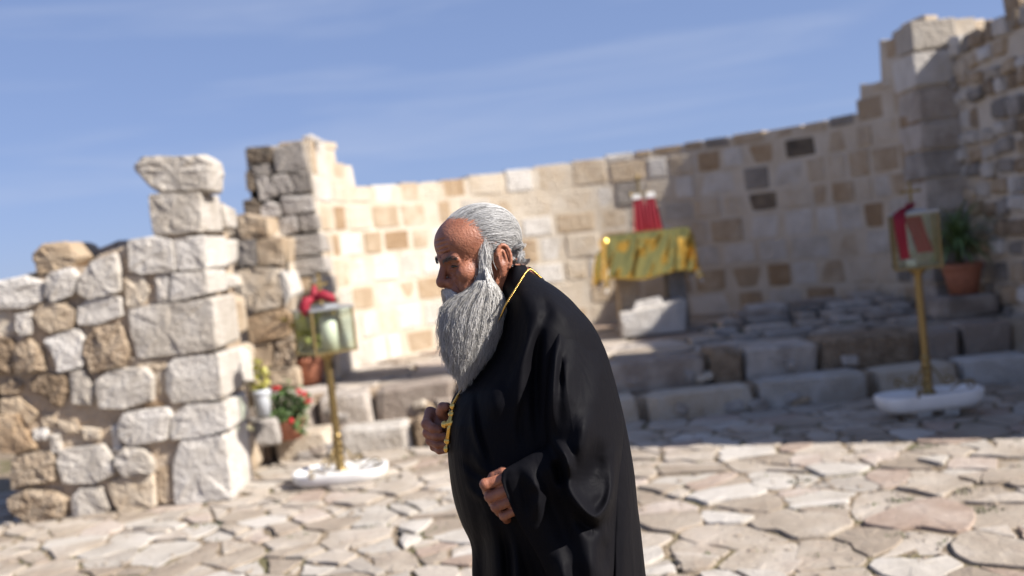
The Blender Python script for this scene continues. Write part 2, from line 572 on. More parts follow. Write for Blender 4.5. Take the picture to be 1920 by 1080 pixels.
for (u, v, r, n) in ((1735, 842, .09, 90), (1565, 955, .06, 40), (1690, 940, .07, 50), (1790, 925, .12, 60), (1500, 905, .07, 50), (1380, 930, .04, 30), (1680, 1010, .05, 40),
                     (1800, 1020, .1, 40), (1460, 985, .05, 30), (1240, 880, .05, 30), (400, 985, .15, 50), (700, 990, .1, 40), (560, 1010, .08, 40), (1850, 960, .08, 40)):
    p = at_z(u, v, 0)
    sp.append((p[0], p[1], r, n))
rr = random.Random(8)
for _ in range(150):
    sp.append((rr.uniform(-4, 4.2), rr.uniform(4.0, S1Y - .1), rr.uniform(.02, .05), rr.randint(3, 9)))
tag(tufts('moss_tufts', sp, 0.0, M_GRASS, .02), 'short green moss and grass growing in the paving joints', 'moss', kind='stuff')

# ------------------------------------------------------------------ steps and platform
steps = mesh('stone_steps', *merge([box(-2.9, 4.25, S1Y + 0.15, S2Y + 0.06, -0.03, 0.185), box(-2.9, 4.25, S2Y + 0.17, S2Y + 0.5, -0.03, PLAT - 0.03)]), M_EARTH)
tag(steps, kind='structure')
def step_row(us, y, z0, z1, depth, wander=0.02):
    """us: pixel columns of the joints at the front edge"""
    for i in range(len(us) - 1):
        u0, u1 = us[i], us[i + 1]
        v = 770 - 0.108 * ((u0 + u1) / 2 - 960)
        xa, xb = at_y(u0, v, y)[0], at_y(u1, v, y)[0]
        zz = z1 + random.uniform(-0.035, 0.015)
        mt = random.choices([M_STEP, M_WHITE, M_BROWN, M_TAN], weights=[5, 2, 1.2, 1.5])[0]
        block('step_stone', 'hewn', mt, ((xa + xb) / 2, y + depth / 2 + random.uniform(-wander, wander), (z0 + zz) / 2), (xb - xa - 0.005, depth, zz - z0 + 0.025), random.uniform(-.02, .02), steps, 0.012)
step_row([350, 505, 622, 770, 868, 985, 1090, 1198, 1418, 1640, 1806, 1960, 2090], S1Y, -0.02, 0.21, 0.34)
step_row([420, 596, 702, 862, 990, 1062, 1335, 1400, 1545, 1738, 1806, 1905, 2050], S2Y, 0.17, PLAT, 0.4, 0.03)

for k_ in range(26):                # small wedging stones in the step joints
    row = k_ % 2
    u_ = random.uniform(500, 1900)
    q = at_y(u_, 770 - .108 * (u_ - 960), (S1Y, S2Y)[row])
    block('step_stone', 'rubble', random.choice([M_STEP, M_TAN, M_GREY]), (q[0], (S1Y, S2Y)[row] + .03, (.03, .25)[row] + random.uniform(0, .05)), (random.uniform(.08, .18), .14, random.uniform(.06, .11)), random.uniform(-.4, .4), steps, .3)
plat = mesh('apse_platform', [(-3.2, S2Y + 0.3, PLAT - 0.035), (4.3, S2Y + 0.3, PLAT - 0.035), (4.3, 12.3, PLAT - 0.035), (-3.2, 12.3, PLAT - 0.035)], [(0, 1, 2, 3)], M_GROUND)
tag(plat, kind='structure')
rg2 = np.random.default_rng(9)
PB2 = (-2.3, 4.25, S2Y + 0.36, 11.75)
for c in voronoi(flag_points(PB2, 0.62, 0.42, 0.05, rg2), PB2):
    if len(c) > 2:
        flagstone(c, PLAT - 0.012, 0.05, plat, [M_FLAG, M_STEP, M_FLAGP], 0.018)
# low third and fourth courses of slabs towards the right wall
for (ya, yb, x0, x1, z0, z1) in ((8.62, 8.9, 1.5, 3.6, PLAT - .03, PLAT + .03), (8.92, 9.2, 1.75, 4.1, PLAT - .03, PLAT + .07), (9.22, 9.5, 1.9, 3.85, PLAT - .03, PLAT + .11), (9.52, 9.85, 2.1, 3.85, PLAT - .03, PLAT + .15), (9.88, 10.25, 2.3, 3.7, PLAT - .03, PLAT + .19)):
    x = x0
    while x < x1 - .15:
        w = min(random.uniform(.22, .6), x1 - x)
        block('slab', 'hewn', random.choice([M_STEP, M_GREY, M_STEP]), (x + w / 2, (ya + yb) / 2 + random.uniform(-.05, .05) + (3 - x) * .08, (z0 + z1) / 2), (w - .05, yb - ya - .03, z1 - z0 + random.uniform(-.03, .02)), random.uniform(-.06, .06), plat, .02)
        x += w
sp = [(rr.uniform(1.9, 4.1), rr.uniform(8.9, 10.3), rr.uniform(.05, .12), 40) for _ in range(60)]
tag(tufts('dry_moss', sp, PLAT - .02, M_GRASS, .05, 6), 'dark moss and dry grass between the slabs by the right wall', 'moss', kind='stuff')

# ------------------------------------------------------------------ ruined wall on the left
YW = 6.62
A = lambda pts: [(x / 2.571, 240 + y / 2.571) for x, y in pts]
B = lambda pts: [(x / 2.25, 600 + y / 2.25) for x, y in pts]
lw = empty('ruined_wall', (-2.8, YW + 0.3, 0))
tag(lw, 'pale rubble wall with squared corner blocks at the left edge', 'wall')
def in_wall(o, par):
    o.parent = par
    o.matrix_parent_inverse = Matrix.Translation(-Vector(par.location))
    return o
W, T, O, R_, G = M_WHITE, M_TAN, M_OCHRE, M_BROWN, M_GREY
front = [
    (A([(728, 325), (845, 318), (975, 313), (985, 500), (850, 508), (750, 515), (735, 420)]), W, .42, .05),
    (A([(630, 540), (740, 525), (838, 538), (860, 690), (700, 700), (635, 690)]), W, .3, .06),
    (A([(845, 540), (915, 530), (990, 520), (1003, 680), (870, 688)]), W, .45, .05),
    (A([(828, 702), (1005, 690), (1014, 792), (920, 812), (836, 838)]), W, .4, .05),
    (A([(755, 715), (815, 705), (822, 835), (770, 838)]), W, .25, .04),
    (A([(605, 720), (700, 708), (725, 790), (690, 855), (620, 860)]), T, .25, .04),
    (A([(625, 870), (830, 845), (1036, 815), (1060, 1062), (870, 1085), (672, 1112), (645, 1010)]), W, .5, .05),
    (A([(400, 735), (450, 650), (575, 605), (590, 700), (592, 780), (570, 800), (440, 820), (390, 790)]), W, .35, .09),
    (A([(235, 745), (260, 700), (360, 672), (395, 715), (370, 800), (270, 835), (240, 810)]), W, .3, .08),
    (A([(-120, 745), (0, 735), (130, 715), (220, 740), (232, 830), (150, 860), (0, 870), (-120, 870)]), W, .4, .06),
    (A([(435, 650), (460, 590), (560, 550), (628, 540), (625, 625), (590, 640), (520, 640)]), G, .5, -.1),
    (A([(180, 900), (220, 840), (340, 835), (375, 880), (365, 960), (260, 985), (215, 960)]), T, .3, .06),
    (A([(90, 900), (165, 885), (170, 985), (120, 1000), (95, 960)]), W, .25, .06),
    (A([(-90, 890), (70, 880), (85, 980), (20, 1020), (-90, 1030)]), T, .3, .02),
    (A([(395, 860), (450, 815), (590, 810), (600, 905), (470, 945), (390, 945)]), W, .3, .06),
    (B([(375, 90), (420, 30), (520, 15), (555, 120), (530, 190), (400, 215), (372, 150)]), R_, .3, .08),
    (B([(198, 80), (340, 35), (362, 70), (365, 190), (260, 220), (245, 150)]), W, .3, .07),
    (B([(-120, 70), (-20, 65), (60, 75), (75, 130), (75, 215), (0, 222), (-120, 230)]), R_, .3, .07),
    (B([(80, 110), (140, 72), (190, 130), (205, 200), (150, 225), (85, 215)]), R_, .3, .09),
    (B([(140, 255), (205, 225), (290, 230), (295, 300), (260, 365), (225, 330), (150, 290)]), R_, .25, .06),
    (B([(10, 275), (60, 250), (100, 270), (90, 300), (20, 305)]), R_, .25, .05),
    (B([(305, 220), (370, 205), (385, 250), (415, 300), (395, 355), (320, 345)]), W, .3, .06),
    (B([(415, 255), (480, 210), (620, 195), (660, 240), (655, 330), (540, 365), (430, 365)]), W, .3, .08),
    (B([(710, 190), (740, 160), (935, 138), (952, 330), (740, 350), (705, 290)]), W, .45, .05),
    (B([(555, 160), (600, 155), (700, 175), (705, 205), (650, 222), (570, 190)]), T, .25, .03),
    (B([(510, 430), (540, 385), (720, 365), (735, 400), (710, 500), (560, 525), (520, 490)]), W, .3, .07),
    (B([(735, 400), (800, 355), (962, 343), (976, 455), (880, 480), (725, 500)]), W, .45, .06),
    (B([(770, 500), (860, 487), (955, 473), (992, 752), (870, 765), (745, 775), (735, 610)]), W, .5, .05),
    (B([(505, 560), (540, 530), (620, 540), (660, 600), (650, 640), (540, 655), (505, 610)]), W, .3, .09),
    (B([(255, 590), (275, 540), (440, 520), (470, 545), (500, 640), (420, 680), (280, 685)]), W, .3, .07),
    (B([(60, 600), (110, 560), (230, 545), (248, 590), (245, 670), (70, 715)]), R_, .3, .07),
    (B([(55, 740), (130, 710), (250, 715), (290, 750), (280, 820), (140, 855), (70, 800)]), R_, .3, .1),
    (B([(315, 740), (350, 705), (440, 700), (475, 790), (420, 822), (320, 826)]), W, .3, .06),
    (B([(465, 690), (520, 660), (655, 645), (665, 785), (510, 806)]), T, .3, .06),
    (B([(5, 400), (90, 390), (110, 450), (170, 530), (90, 555), (20, 550)]), O, .3, .08),
    (B([(15, 330), (90, 325), (170, 390), (130, 440), (95, 395), (15, 385)]), T, .2, .05),
    (B([(-130, 250), (-20, 255), (0, 330), (5, 400), (-120, 420)]), O, .3, .05),
    (B([(150, 460), (205, 455), (210, 500), (160, 500)]), W, .2, .05),
    (B([(215, 480), (260, 480), (265, 550), (235, 550)]), W, .2, .05),
    (B([(245, 420), (320, 415), (350, 470), (290, 480)]), T, .2, .04),
    (B([(350, 450), (435, 460), (430, 495), (370, 500)]), T, .2, .05),
    (B([(480, 450), (505, 440), (520, 540), (485, 545)]), W, .2, .04),
    (B([(675, 620), (728, 610), (738, 770), (682, 768)]), T, .2, .0),
    (B([(180, 395), (235, 405), (240, 440), (190, 445)]), T, .2, .03),
    (B([(660, 225), (700, 215), (700, 300), (672, 310)]), T, .2, .0),
    (B([(600, 365), (640, 340), (700, 345), (690, 362)]), O, .2, .03),
]
for poly, mt, dep, pr in front:
    yy = YW + 0.05 if pr >= -.01 else YW + .3
    o = traced_stone('stone', poly, yy, mt, None, dep, max(pr, .02), 0.011 if mt is R_ else 0.006)
    in_wall(o, lw)
# earth and rubble heart of the wall
core = [(-60, 530), (40, 522), (92, 515), (100, 500), (165, 500), (185, 478), (250, 456), (296, 446), (292, 372), (345, 370), (355, 440), (366, 520), (372, 560), (380, 660), (388, 760), (396, 930), (330, 940), (180, 955), (60, 965), (35, 900), (30, 830), (-60, 800)]
def core_mesh(name, poly, y0, y1, mt, par, jit=.012):
    f = [at_y(u, v, y0) for u, v in poly]
    # grid fill is not needed: a thick prism with worn edges
    b = [p + np.array([0, y1 - y0, 0]) for p in f]
    n = len(f)
    vs = f + b
    fs = [tuple(range(n)), tuple(range(2 * n - 1, n - 1, -1))] + [(i, i + n, (i + 1) % n + n, (i + 1) % n) for i in range(n)]
    bm = bmesh.new()
    bv = [bm.verts.new(tuple(v)) for v in vs]
    for f_ in fs: bm.faces.new([bv[i] for i in f_])
    bmesh.ops.triangulate(bm, faces=bm.faces)
    o = bm_obj(name, bm, mt)
    return in_wall(o, par)
core_mesh('mortar_core', core, YW + 0.04, YW + 0.98, M_EARTH, lw)
# the squared end of the wall, facing right: blocks behind the corner stones, course by course
endz = [(940, 820), (812, 762), (758, 660), (655, 558), (552, 512), (508, 440), (436, 366)]
for ci, (va, vb) in enumerate(endz):
    uu = 375 + (va - 365) * 55 / 575
    xa = at_y(uu, (va + vb) / 2, YW)[0]
    za, zb = at_y(uu, va, YW)[2], at_y(uu, vb, YW)[2]
    za = max(za, -0.02)
    y = YW + [0.56, 0.5, 0.5, 0.55, .46, .5, .47][ci]
    yend = YW + [1.08, 1.08, 1.04, 1.0, .98, .95, .86][ci]
    while y < yend - .1:
        d = min(random.uniform(.3, .55), yend - y)
        if yend - y - d < .15: d = yend - y
        o = block('stone', 'rubble', random.choice([W, W, T]), (xa - .2 + random.uniform(-.02, .012), y + d / 2, (za + zb) / 2), (.42, d - .025, zb - za - .03), random.uniform(-.03, .03), None, .02)
        in_wall(o, lw)
        y += d
# stones on the far top of the wall and behind
for (u, v, s, dy) in ((60, 515, .2, .5), (130, 505, .22, .6), (205, 480, .2, .6), (270, 455, .25, .55), (330, 432, .2, .6)):
    p = at_y(u, v, YW + dy)
    in_wall(block('stone', 'rubble', G, (p[0], p[1], p[2] - s * .5), (s * 1.3, s * 1.2, s), random.uniform(-.3, .3), None, .15), lw)

def thing_stone(name, poly, y, mt, dep, pr, label, cat, z_base):
    o = traced_stone(name, poly, y, mt, None, dep, pr, .008, .12, .14)
    return tag(o, label, cat)
thing_stone('overhanging_stone', A([(648, 180), (680, 145), (760, 138), (880, 135), (985, 132), (1030, 160), (1038, 225), (1033, 307), (900, 309), (790, 315), (720, 274), (665, 218)]), YW + .06, W, .22, .05,
            'long pale block overhanging the top of the left wall corner', 'stone', 0)
thing_stone('loose_stone', A([(178, 605), (215, 562), (355, 548), (420, 620), (385, 665), (300, 692), (205, 712), (185, 650)]), YW + .12, T, .32, .1,
            'loose tan boulder sitting on the low left part of the rubble wall', 'stone', 0)

# ------------------------------------------------------------------ brown rubble wall beside the left pier
C = lambda pts: [(430 + x / 2.571, 240 + y / 2.571) for x, y in pts]
rw = empty('rubble_wall', (-2.3, 8.9, PLAT))
tag(rw, 'narrow brown rubble wall between the left wall and the pier', 'wall')
YC = 8.75
for poly, mt in ((C([(-60, 430), (20, 425), (25, 520), (-60, 530)]), T), (C([(25, 430), (80, 418), (180, 430), (195, 520), (60, 535), (30, 480)]), T), (C([(40, 545), (130, 538), (138, 660), (50, 670)]), G),
                 (C([(140, 535), (265, 530), (270, 650), (150, 665)]), T), (C([(-60, 540), (30, 545), (40, 670), (-60, 680)]), T), (C([(45, 690), (110, 675), (240, 680), (262, 790), (250, 862), (110, 890), (60, 800)]), T),
                 (C([(-60, 690), (35, 690), (50, 880), (-60, 900)]), G), (C([(85, 910), (240, 872), (300, 900), (295, 1000), (110, 1042)]), O), (C([(100, 1060), (210, 1040), (220, 1150), (110, 1160)]), T),
                 (C([(225, 1035), (300, 1015), (320, 1140), (230, 1150)]), R_), (C([(110, 1170), (330, 1150), (345, 1235), (130, 1250)]), T), (C([(245, 690), (275, 690), (310, 800), (270, 860)]), W)):
    in_wall(traced_stone('stone', poly, YC, mt, None, .4, .05, .01), rw)
core_mesh('mortar_core', [(400, 412), (500, 412), (508, 440), (535, 450), (535, 500), (548, 560), (550, 640), (556, 700), (566, 735), (470, 745), (400, 745)], YC + .03, YC + .5, M_MORTAR, rw)

# ------------------------------------------------------------------ left pier
pier = empty('stone_pier', (-1.95, 9.2, PLAT))
tag(pier, 'ruined grey stone pier at the left end of the curved wall', 'pier')
YP = 9.18
for poly, mt in ((C([(220, 100), (285, 80), (352, 66), (383, 200), (225, 215)]), G), (C([(290, 220), (384, 206), (402, 303), (325, 312)]), G), (C([(205, 232), (285, 222), (318, 312), (245, 322)]), G),
                 (C([(250, 332), (395, 322), (410, 402), (265, 417)]), G), (C([(235, 440), (320, 422), (340, 500), (245, 518)]), G), (C([(332, 422), (420, 413), (432, 490), (352, 500)]), G),
                 (C([(270, 530), (360, 520), (440, 508), (455, 600), (280, 625)]), G), (C([(280, 640), (458, 615), (470, 700), (300, 718)]), G), (C([(300, 735), (390, 722), (400, 810), (310, 820)]), T),
                 (C([(400, 722), (474, 712), (484, 800), (410, 808)]), G), (C([(310, 835), (488, 815), (498, 910), (320, 930)]), T), (C([(320, 945), (500, 925), (505, 1020), (330, 1040)]), T),
                 (C([(330, 1052), (508, 1035), (512, 1130), (340, 1150)]), T),
                 (C([(88, 95), (190, 88), (218, 110), (205, 165), (110, 170), (90, 150)]), M_DARK), (C([(110, 185), (195, 175), (208, 222), (130, 236)]), G), (C([(82, 215), (115, 200), (125, 300), (90, 302)]), M_DARK),
                 (C([(125, 242), (190, 234), (242, 322), (150, 352)]), G), (C([(155, 390), (190, 355), (240, 365), (252, 420), (200, 446), (160, 430)]), G), (C([(72, 352), (130, 342), (160, 380), (150, 418), (75, 418)]), M_DARK)):
    in_wall(traced_stone('stone', poly, YP, mt, None, .4, .035, .006, .1), pier)
core_mesh('mortar_core', C([(110, 105), (220, 110), (345, 80), (375, 200), (430, 500), (470, 700), (505, 1000), (510, 1160), (300, 1160), (150, 420), (100, 300)]), YP + .02, YP + .55, M_MORTAR, pier)
p = at_y(590, 262, YP + .2)
tag(bm_obj('broken_stone', (lambda b: (b.from_mesh(hull_mesh('t', [(p[0] + random.gauss(0, .05), p[1] + random.gauss(0, .05), p[2] + random.uniform(-.03, .06)) for _ in range(16)])), b)[1])(bmesh.new()), M_GREY),
    'small dark broken stone on top of the left pier', 'stone')

# ------------------------------------------------------------------ curved apse wall
AC = np.array([1.09, 9.2]); RA, RB = 2.79, 2.5
apse = empty('apse_wall', (1.09, 11.7, PLAT))
tag(apse, 'long curved apse wall of square tan blocks in pale mortar', 'wall')
def ap(a, off=0.0):                # a = pi at the left pier, 0 at the right; off = outwards
    c, s = math.cos(a), math.sin(a)
    n = np.array([c / RA, s / RB]); n /= np.linalg.norm(n)
    return AC + np.array([RA * c, RB * s]) + n * off, n
prof = [(560, 258), (630, 262), (631, 302), (664, 304), (665, 346), (800, 338), (900, 325), (1130, 291), (1300, 262), (1500, 232), (1612, 205), (1613, 152), (1652, 148), (1653, 70), (1700, 60), (1701, 38), (1900, 30)]
def ztop(a):
    p, n = ap(a)
    zz = 2.4
    for _ in range(3):
        u, v = px((p[0], p[1], zz))
        vv = np.interp(u, [q[0] for q in prof], [q[1] for q in prof])
        zz = zz + (v - vv) * (p[1] / FPX)
    return zz
arc = np.linspace(math.pi, 0, 1500)
P2 = np.array([ap(a)[0] for a in arc])
S = np.concatenate([[0], np.cumsum(np.linalg.norm(np.diff(P2, axis=0), axis=1))])
LEN = S[-1]
# mortar body
V, F = [], []
NC = 260
aa = np.linspace(math.pi, 0, NC)
for a in aa:
    zt = ztop(a) - 0.035
    for off in (0.012, 0.6):
        p, n = ap(a, off)
        V += [(p[0], p[1], PLAT - .05), (p[0], p[1], zt)]
for i in range(NC - 1):
    b, c = i * 4, i * 4 + 4
    F += [(b, c, c + 1, b + 1), (b + 2, b + 3, c + 3, c + 2), (b + 1, c + 1, c + 3, b + 3)]
F += [(0, 1, 3, 2), ((NC - 1) * 4, (NC - 1) * 4 + 2, (NC - 1) * 4 + 3, (NC - 1) * 4 + 1)]
in_wall(mesh('mortar', V, F, M_MORTAR), apse)
z = PLAT - 0.02
hts = [.27, .29, .26, .3, .25, .28, .25, .27, .26, .28, .26]
rr = random.Random(21)
for h in hts:
    s = -rr.uniform(0, .2)
    while s < LEN:
        w = rr.choice([rr.uniform(.22, .32), rr.uniform(.3, .45), rr.uniform(.4, .58)])
        s0, s1 = max(s, 0), min(s + w, LEN)
        if s1 - s0 > .1:
            a = float(np.interp((s0 + s1) / 2, S, arc))
            zt = ztop(a)
            hh = min(h, zt - z)
            if hh > .1:
                if zt - z - hh < .1: hh = zt - z
                p, n = ap(a, .15 + rr.uniform(-.012, .007))
                arc_pos = (s0 + s1) / 2 / LEN  # position along the wall; darker, browner blocks get commoner to the right
                mt = rr.choices([M_WHITE, M_TAN, M_OCHRE, M_GREY, M_DARK], weights=[4.2 - 1.2 * arc_pos, 6.2, .9 + 1.4 * arc_pos, .1 + .6 * arc_pos, (.7 * arc_pos * arc_pos) * (1 if z > 1.1 else .4)])[0]
                gp = rr.uniform(.02, .055)
                o = block('stone', 'ashlar', mt, (p[0], p[1], z + hh / 2), (s1 - s0 - gp, .3, hh - rr.uniform(.02, .05)), math.atan2(n[1], n[0]) - math.pi / 2, None, .012)
                in_wall(o, apse)
        s += w
    z += h

# ------------------------------------------------------------------ right pier and right wall
XR = 4.2
pr = empty('stone_pier', (4.05, 9.15, PLAT))
tag(pr, 'tall grey block pier at the right end of the curved wall', 'pier')
z = PLAT - .02
k = 0
while z < 3.1:
    h = random.uniform(.26, .34)
    if z + h > 3.05: h = 3.14 - z
    top = z + h > 3.0
    o = block('stone', 'ashlar', M_WHITE if z > 2.5 else (M_GREY if random.random() < .6 else M_STEP), (4.06 + random.uniform(-.01, .01), 9.36, z + h / 2), (.42, .5 + random.uniform(-.02, .02), h - .02), random.uniform(-.015, .015), None, .008)
    in_wall(o, pr)
    z += h
    if z > 3.1: break
in_wall(mesh('mortar_core', *box(3.9, 4.26, 9.15, 9.6, PLAT - .03, 3.0), M_MORTAR), pr)
for (u, v, sx, sz) in ((1812, 52, .34, .2), (1770, 45, .2, .12), (1730, 40, .2, .14)):
    p = at_y(u, v, 9.35)
    in_wall(block('stone', 'rubble', M_TAN, (p[0], 9.4, p[2] - sz * .2), (sx, .35, sz), .3, None, .1), pr)
# the tall remnant stands beyond the frame on the right and throws the long shadow over the steps
rwall = empty('rubble_wall', (XR + .4, 7.8, 0))
tag(rwall, 'tall rough rubble wall with small stones along the right edge', 'wall')
def rtop(y):
    return 2.86
in_wall(mesh('mortar_core', *merge([box(XR + .03, XR + .9, 7.0, 9.62, -.03, 2.78), box(XR + .03, XR + .9, 6.42, 7.0, -.03, 6.2), box(XR + .03, XR + .9, 5.46, 6.42, -.03, 3.15)]), M_MORTAR), rwall)
rr = random.Random(31)
z = 0.0
while z < 2.86:
    h = rr.uniform(.13, .23)
    y = 7.02
    while y < 9.2:
        w = rr.uniform(.13, .34)
        if rr.random() < .93:
            mt = rr.choices([M_WHITE, M_TAN, M_GREY, M_BROWN], weights=[4, 3, 3, 1])[0]
            o = block('stone', 'rubble', mt, (XR + .08 + rr.uniform(-.025, .02), y + w / 2, z + h / 2 + rr.uniform(-.02, .02)), (.22, w - .015, h * rr.uniform(.8, 1.0) - .008), rr.uniform(-.06, .06), None, .1)
            in_wall(o, rwall)
        y += w
    z += h
for y in np.arange(7.15, 9.2, .3):
    in_wall(block('stone', 'rubble', rr.choice([M_WHITE, M_TAN]), (XR + .2, y, 2.84 + rr.uniform(-.02, .05)), (.35, .3, .17), rr.uniform(-.2, .2), None, .1), rwall)
p = at_x(1915, 5, XR + .1)
in_wall(block('stone', 'rubble', M_BROWN, (p[0], p[1], p[2] - .02), (.25, .2, .22), .2, None, .1), rwall)
z = 0.0
while z < 6.1:                      # big blocks of the tall remnant
    h = rr.uniform(.3, .42)
    y = 5.43 if z < 2.9 else 6.4
    while y < 6.95:
        w = min(rr.uniform(.35, .7), 7.0 - y)
        in_wall(block('stone', 'rubble', rr.choice([M_WHITE, M_TAN, M_GREY]), (XR + .2, y + w / 2, z + h / 2), (.42, w - .02, h - .02), rr.uniform(-.03, .03), None, .02), rwall)
        y += w
    z += h

# ================================================================== THINGS IN THE COURT
from mathutils import noise as mnoise
M_BRASS = simple('brass', (0.26, 0.185, 0.08), 0.42, 1.0, bump=0.3, bscale=90)
M_OLDBRASS = simple('dull_brass', (0.24, 0.175, 0.075), 0.45, 0.85, bump=0.3, bscale=60)
M_TIN = simple('grey_tin', (0.33, 0.34, 0.35), 0.4, 0.7)
M_MARBLE = simple('white_marble', (0.74, 0.72, 0.69), 0.45, var=0.08, bscale=7)
M_RED = simple('red_cloth', (0.27, 0.006, 0.022), 0.65, bump=0.4, bscale=120)
M_WAX = simple('white_wax', (0.75, 0.71, 0.6), 0.5)
M_TERRA = simple('terracotta', (0.36, 0.14, 0.08), 0.8, bump=0.4, bscale=40, var=0.25)
M_SOIL = simple('soil', (0.06, 0.042, 0.03), 0.95, bump=0.8, bscale=80)
M_LACE = simple('white_lace', (0.75, 0.74, 0.72), 0.8)
M_BUCKET = simple('pale_plastic', (0.5, 0.52, 0.55), 0.5)
M_LEAF = simple('dark_leaf', (0.11, 0.17, 0.055), 0.45, var=0.4, bscale=20)
M_YLEAF = simple('yellow_green_leaf', (0.33, 0.31, 0.06), 0.5, var=0.45, bscale=14)
M_GLEAF = simple('bush_leaf', (0.075, 0.125, 0.035), 0.5, var=0.45, bscale=25)
M_PETAL = simple('red_petal', (0.6, 0.03, 0.04), 0.5)
mt, nt, b = mat('lantern_glass')
nt.nodes.remove(b)
tr = N(nt, 'ShaderNodeBsdfTransparent'); tr.inputs['Color'].default_value = (0.9, 0.94, 0.91, 1)
gl = N(nt, 'ShaderNodeBsdfGlossy'); gl.inputs['Roughness'].default_value = 0.06; gl.inputs['Color'].default_value = (1, 1, 1, 1)
fr = N(nt, 'ShaderNodeFresnel'); fr.inputs['IOR'].default_value = 1.5
ms = N(nt, 'ShaderNodeMixShader')
ms.inputs[0].default_value = .035; nt.nodes.remove(fr); nt.links.new(tr.outputs[0], ms.inputs[1]); nt.links.new(gl.outputs[0], ms.inputs[2])
nt.links.new(ms.outputs[0], nt.nodes['Material Output'].inputs['Surface'])
M_GLASS = mt

def local(parent, o):
    o.parent = parent
    return o
def cross_parts(z0, h, arm, t, d):
    """upright cross standing on z0 (local coordinates)"""
    za = z0 + h * 0.66
    parts = [box(-t / 2, t / 2, -d / 2, d / 2, z0, z0 + h), box(-arm, -t / 2 - .0005, -d / 2, d / 2, za - t / 2, za + t / 2), box(t / 2 + .0005, arm, -d / 2, d / 2, za - t / 2, za + t / 2)]
    for (x, z) in ((-arm, za), (arm, za), (0, z0 + h)):
        vs, fs = lathe([(0.001, -.8), (.7, -.5), (1, 0), (.7, .5), (.001, .8)], 8)
        parts.append(([(x + v[0] * t * .75, v[1] * d * .9, z + v[2] * t * .9) for v in vs], fs))
    return merge(parts)
def scroll(cx, cz, r0, turns, ang0, sgn, tail):
    """a flat iron spiral in the local x-z plane ending in a tail point"""
    pts = []
    for i in range(28):
        t = i / 27
        a = ang0 + sgn * turns * 2 * math.pi * (1 - t)
        r = r0 * (0.25 + 0.75 * t)
        pts.append((cx + r * math.cos(a), 0, cz + r * math.sin(a)))
    return pts + [tail]
def lantern(base, zs, yaw, side, label, group, tray_w):
    """zs: pole foot, box bottom, box top, cross top (heights above the base)"""
    z0, zb, zt, zc = zs
    L = empty('standing_lantern', base)
    L.rotation_euler.z = yaw
    tag(L, label, 'lantern', group)
    prof = [(.045, z0), (.05, z0 + .01), (.05, z0 + .03)]
    zz = z0 + .03
    k = 0
    while zz < z0 + .26:             # turned foot of the column
        prof += [(.029, zz + .004), (.035, zz + .02), (.035, zz + .032), (.029, zz + .045)]
        zz += .05
    while zz < zb - .06:             # ribbed shaft
        prof += [(.0235, zz), (.0275, zz + .012), (.0275, zz + .02)]
        zz += .032
    prof += [(.025, zb - .05), (.06, zb - .015), (.06, zb - .004)]
    mesh('pole', *lathe(prof, 20), M_BRASS, L, True)
    s = side / 2
    mesh('bottom_plate', *box(-s - .012, s + .012, -s - .012, s + .012, zb + .002, zb + .014), M_OLDBRASS, L)
    mesh('top_plate', *merge([box(-s - .012, s + .012, -s - .012, s + .012, zt - .016, zt), box(-s * .55, s * .55, -s * .55, s * .55, zt + .0005, zt + .018)]), M_TIN, L)
    for sx in (-1, 1):
        for sy in (-1, 1):
            x, y = sx * s, sy * s
            mesh('post', *box(x - .007, x + .007, y - .007, y + .007, zb + .0145, zt - .0165), M_OLDBRASS, L)
    for k in range(4):
        o = mesh('pane', *box(-s + .0115, s - .0115, -s - .002, -s + .002, zb + .015, zt - .017), M_GLASS, L)
        o.rotation_euler.z = k * math.pi / 2
    mesh('cross', *cross_parts(zt + .0185, zc - zt - .02, .058, .018, .018), M_OLDBRASS, L)
    for k in range(3):
        P = scroll(.13, z0 + .1, .045, 1.3, math.pi * .9, 1, (.035, 0, z0 + .2))
        Q = scroll(.27, z0 + .055, .035, 1.2, math.pi * .6, -1, (.14, 0, z0 + .03))
        o = mesh('scroll', *merge([tube(P, .006, 6), tube(Q, .006, 6)]), M_OLDBRASS, L, True)
        o.rotation_euler.z = -yaw + (-.25, 2.0, 4.1)[k]
    return L
def tray(cx, cy, zb, zt, w, d, label, foot, yaw):
    o = empty('marble_tray', (cx, cy, 0))
    o.rotation_euler.z = yaw
    tag(o, label, 'tray', 'white trays under the lanterns')
    n = 40
    out = []
    for k in range(n):
        a = 2 * math.pi * k / n
        x, y = math.cos(a), math.sin(a)
        e = 0.5
        out.append((math.copysign(abs(x) ** e, x) * w / 2, math.copysign(abs(y) ** .8, y) * d / 2))
    vs, fs = [], []
    for s, z in ((.88, zb), (.975, zb + (zt - zb) * .35), (1.0, zt - .012), (.985, zt), (.93, zt), (.9, zt - .014), (.3, zt - .016)):
        vs += [(x * s, y * s, z + .02 * (x / w) * 0) for x, y in out]
    for i in range(6):
        for k in range(n):
            fs.append((i * n + k, i * n + (k + 1) % n, (i + 1) * n + (k + 1) % n, (i + 1) * n + k))
    fs.append(tuple(range(n))[::-1]); fs.append(tuple(6 * n + k for k in range(n)))
    mesh('basin', vs, fs, M_MARBLE, o, True)
    if foot:
        for x in (-.06, .13):
            mesh('foot', *box(x - .05, x + .05, -.05, .05, 0.012, zb + .005), M_MARBLE, o)
    return o
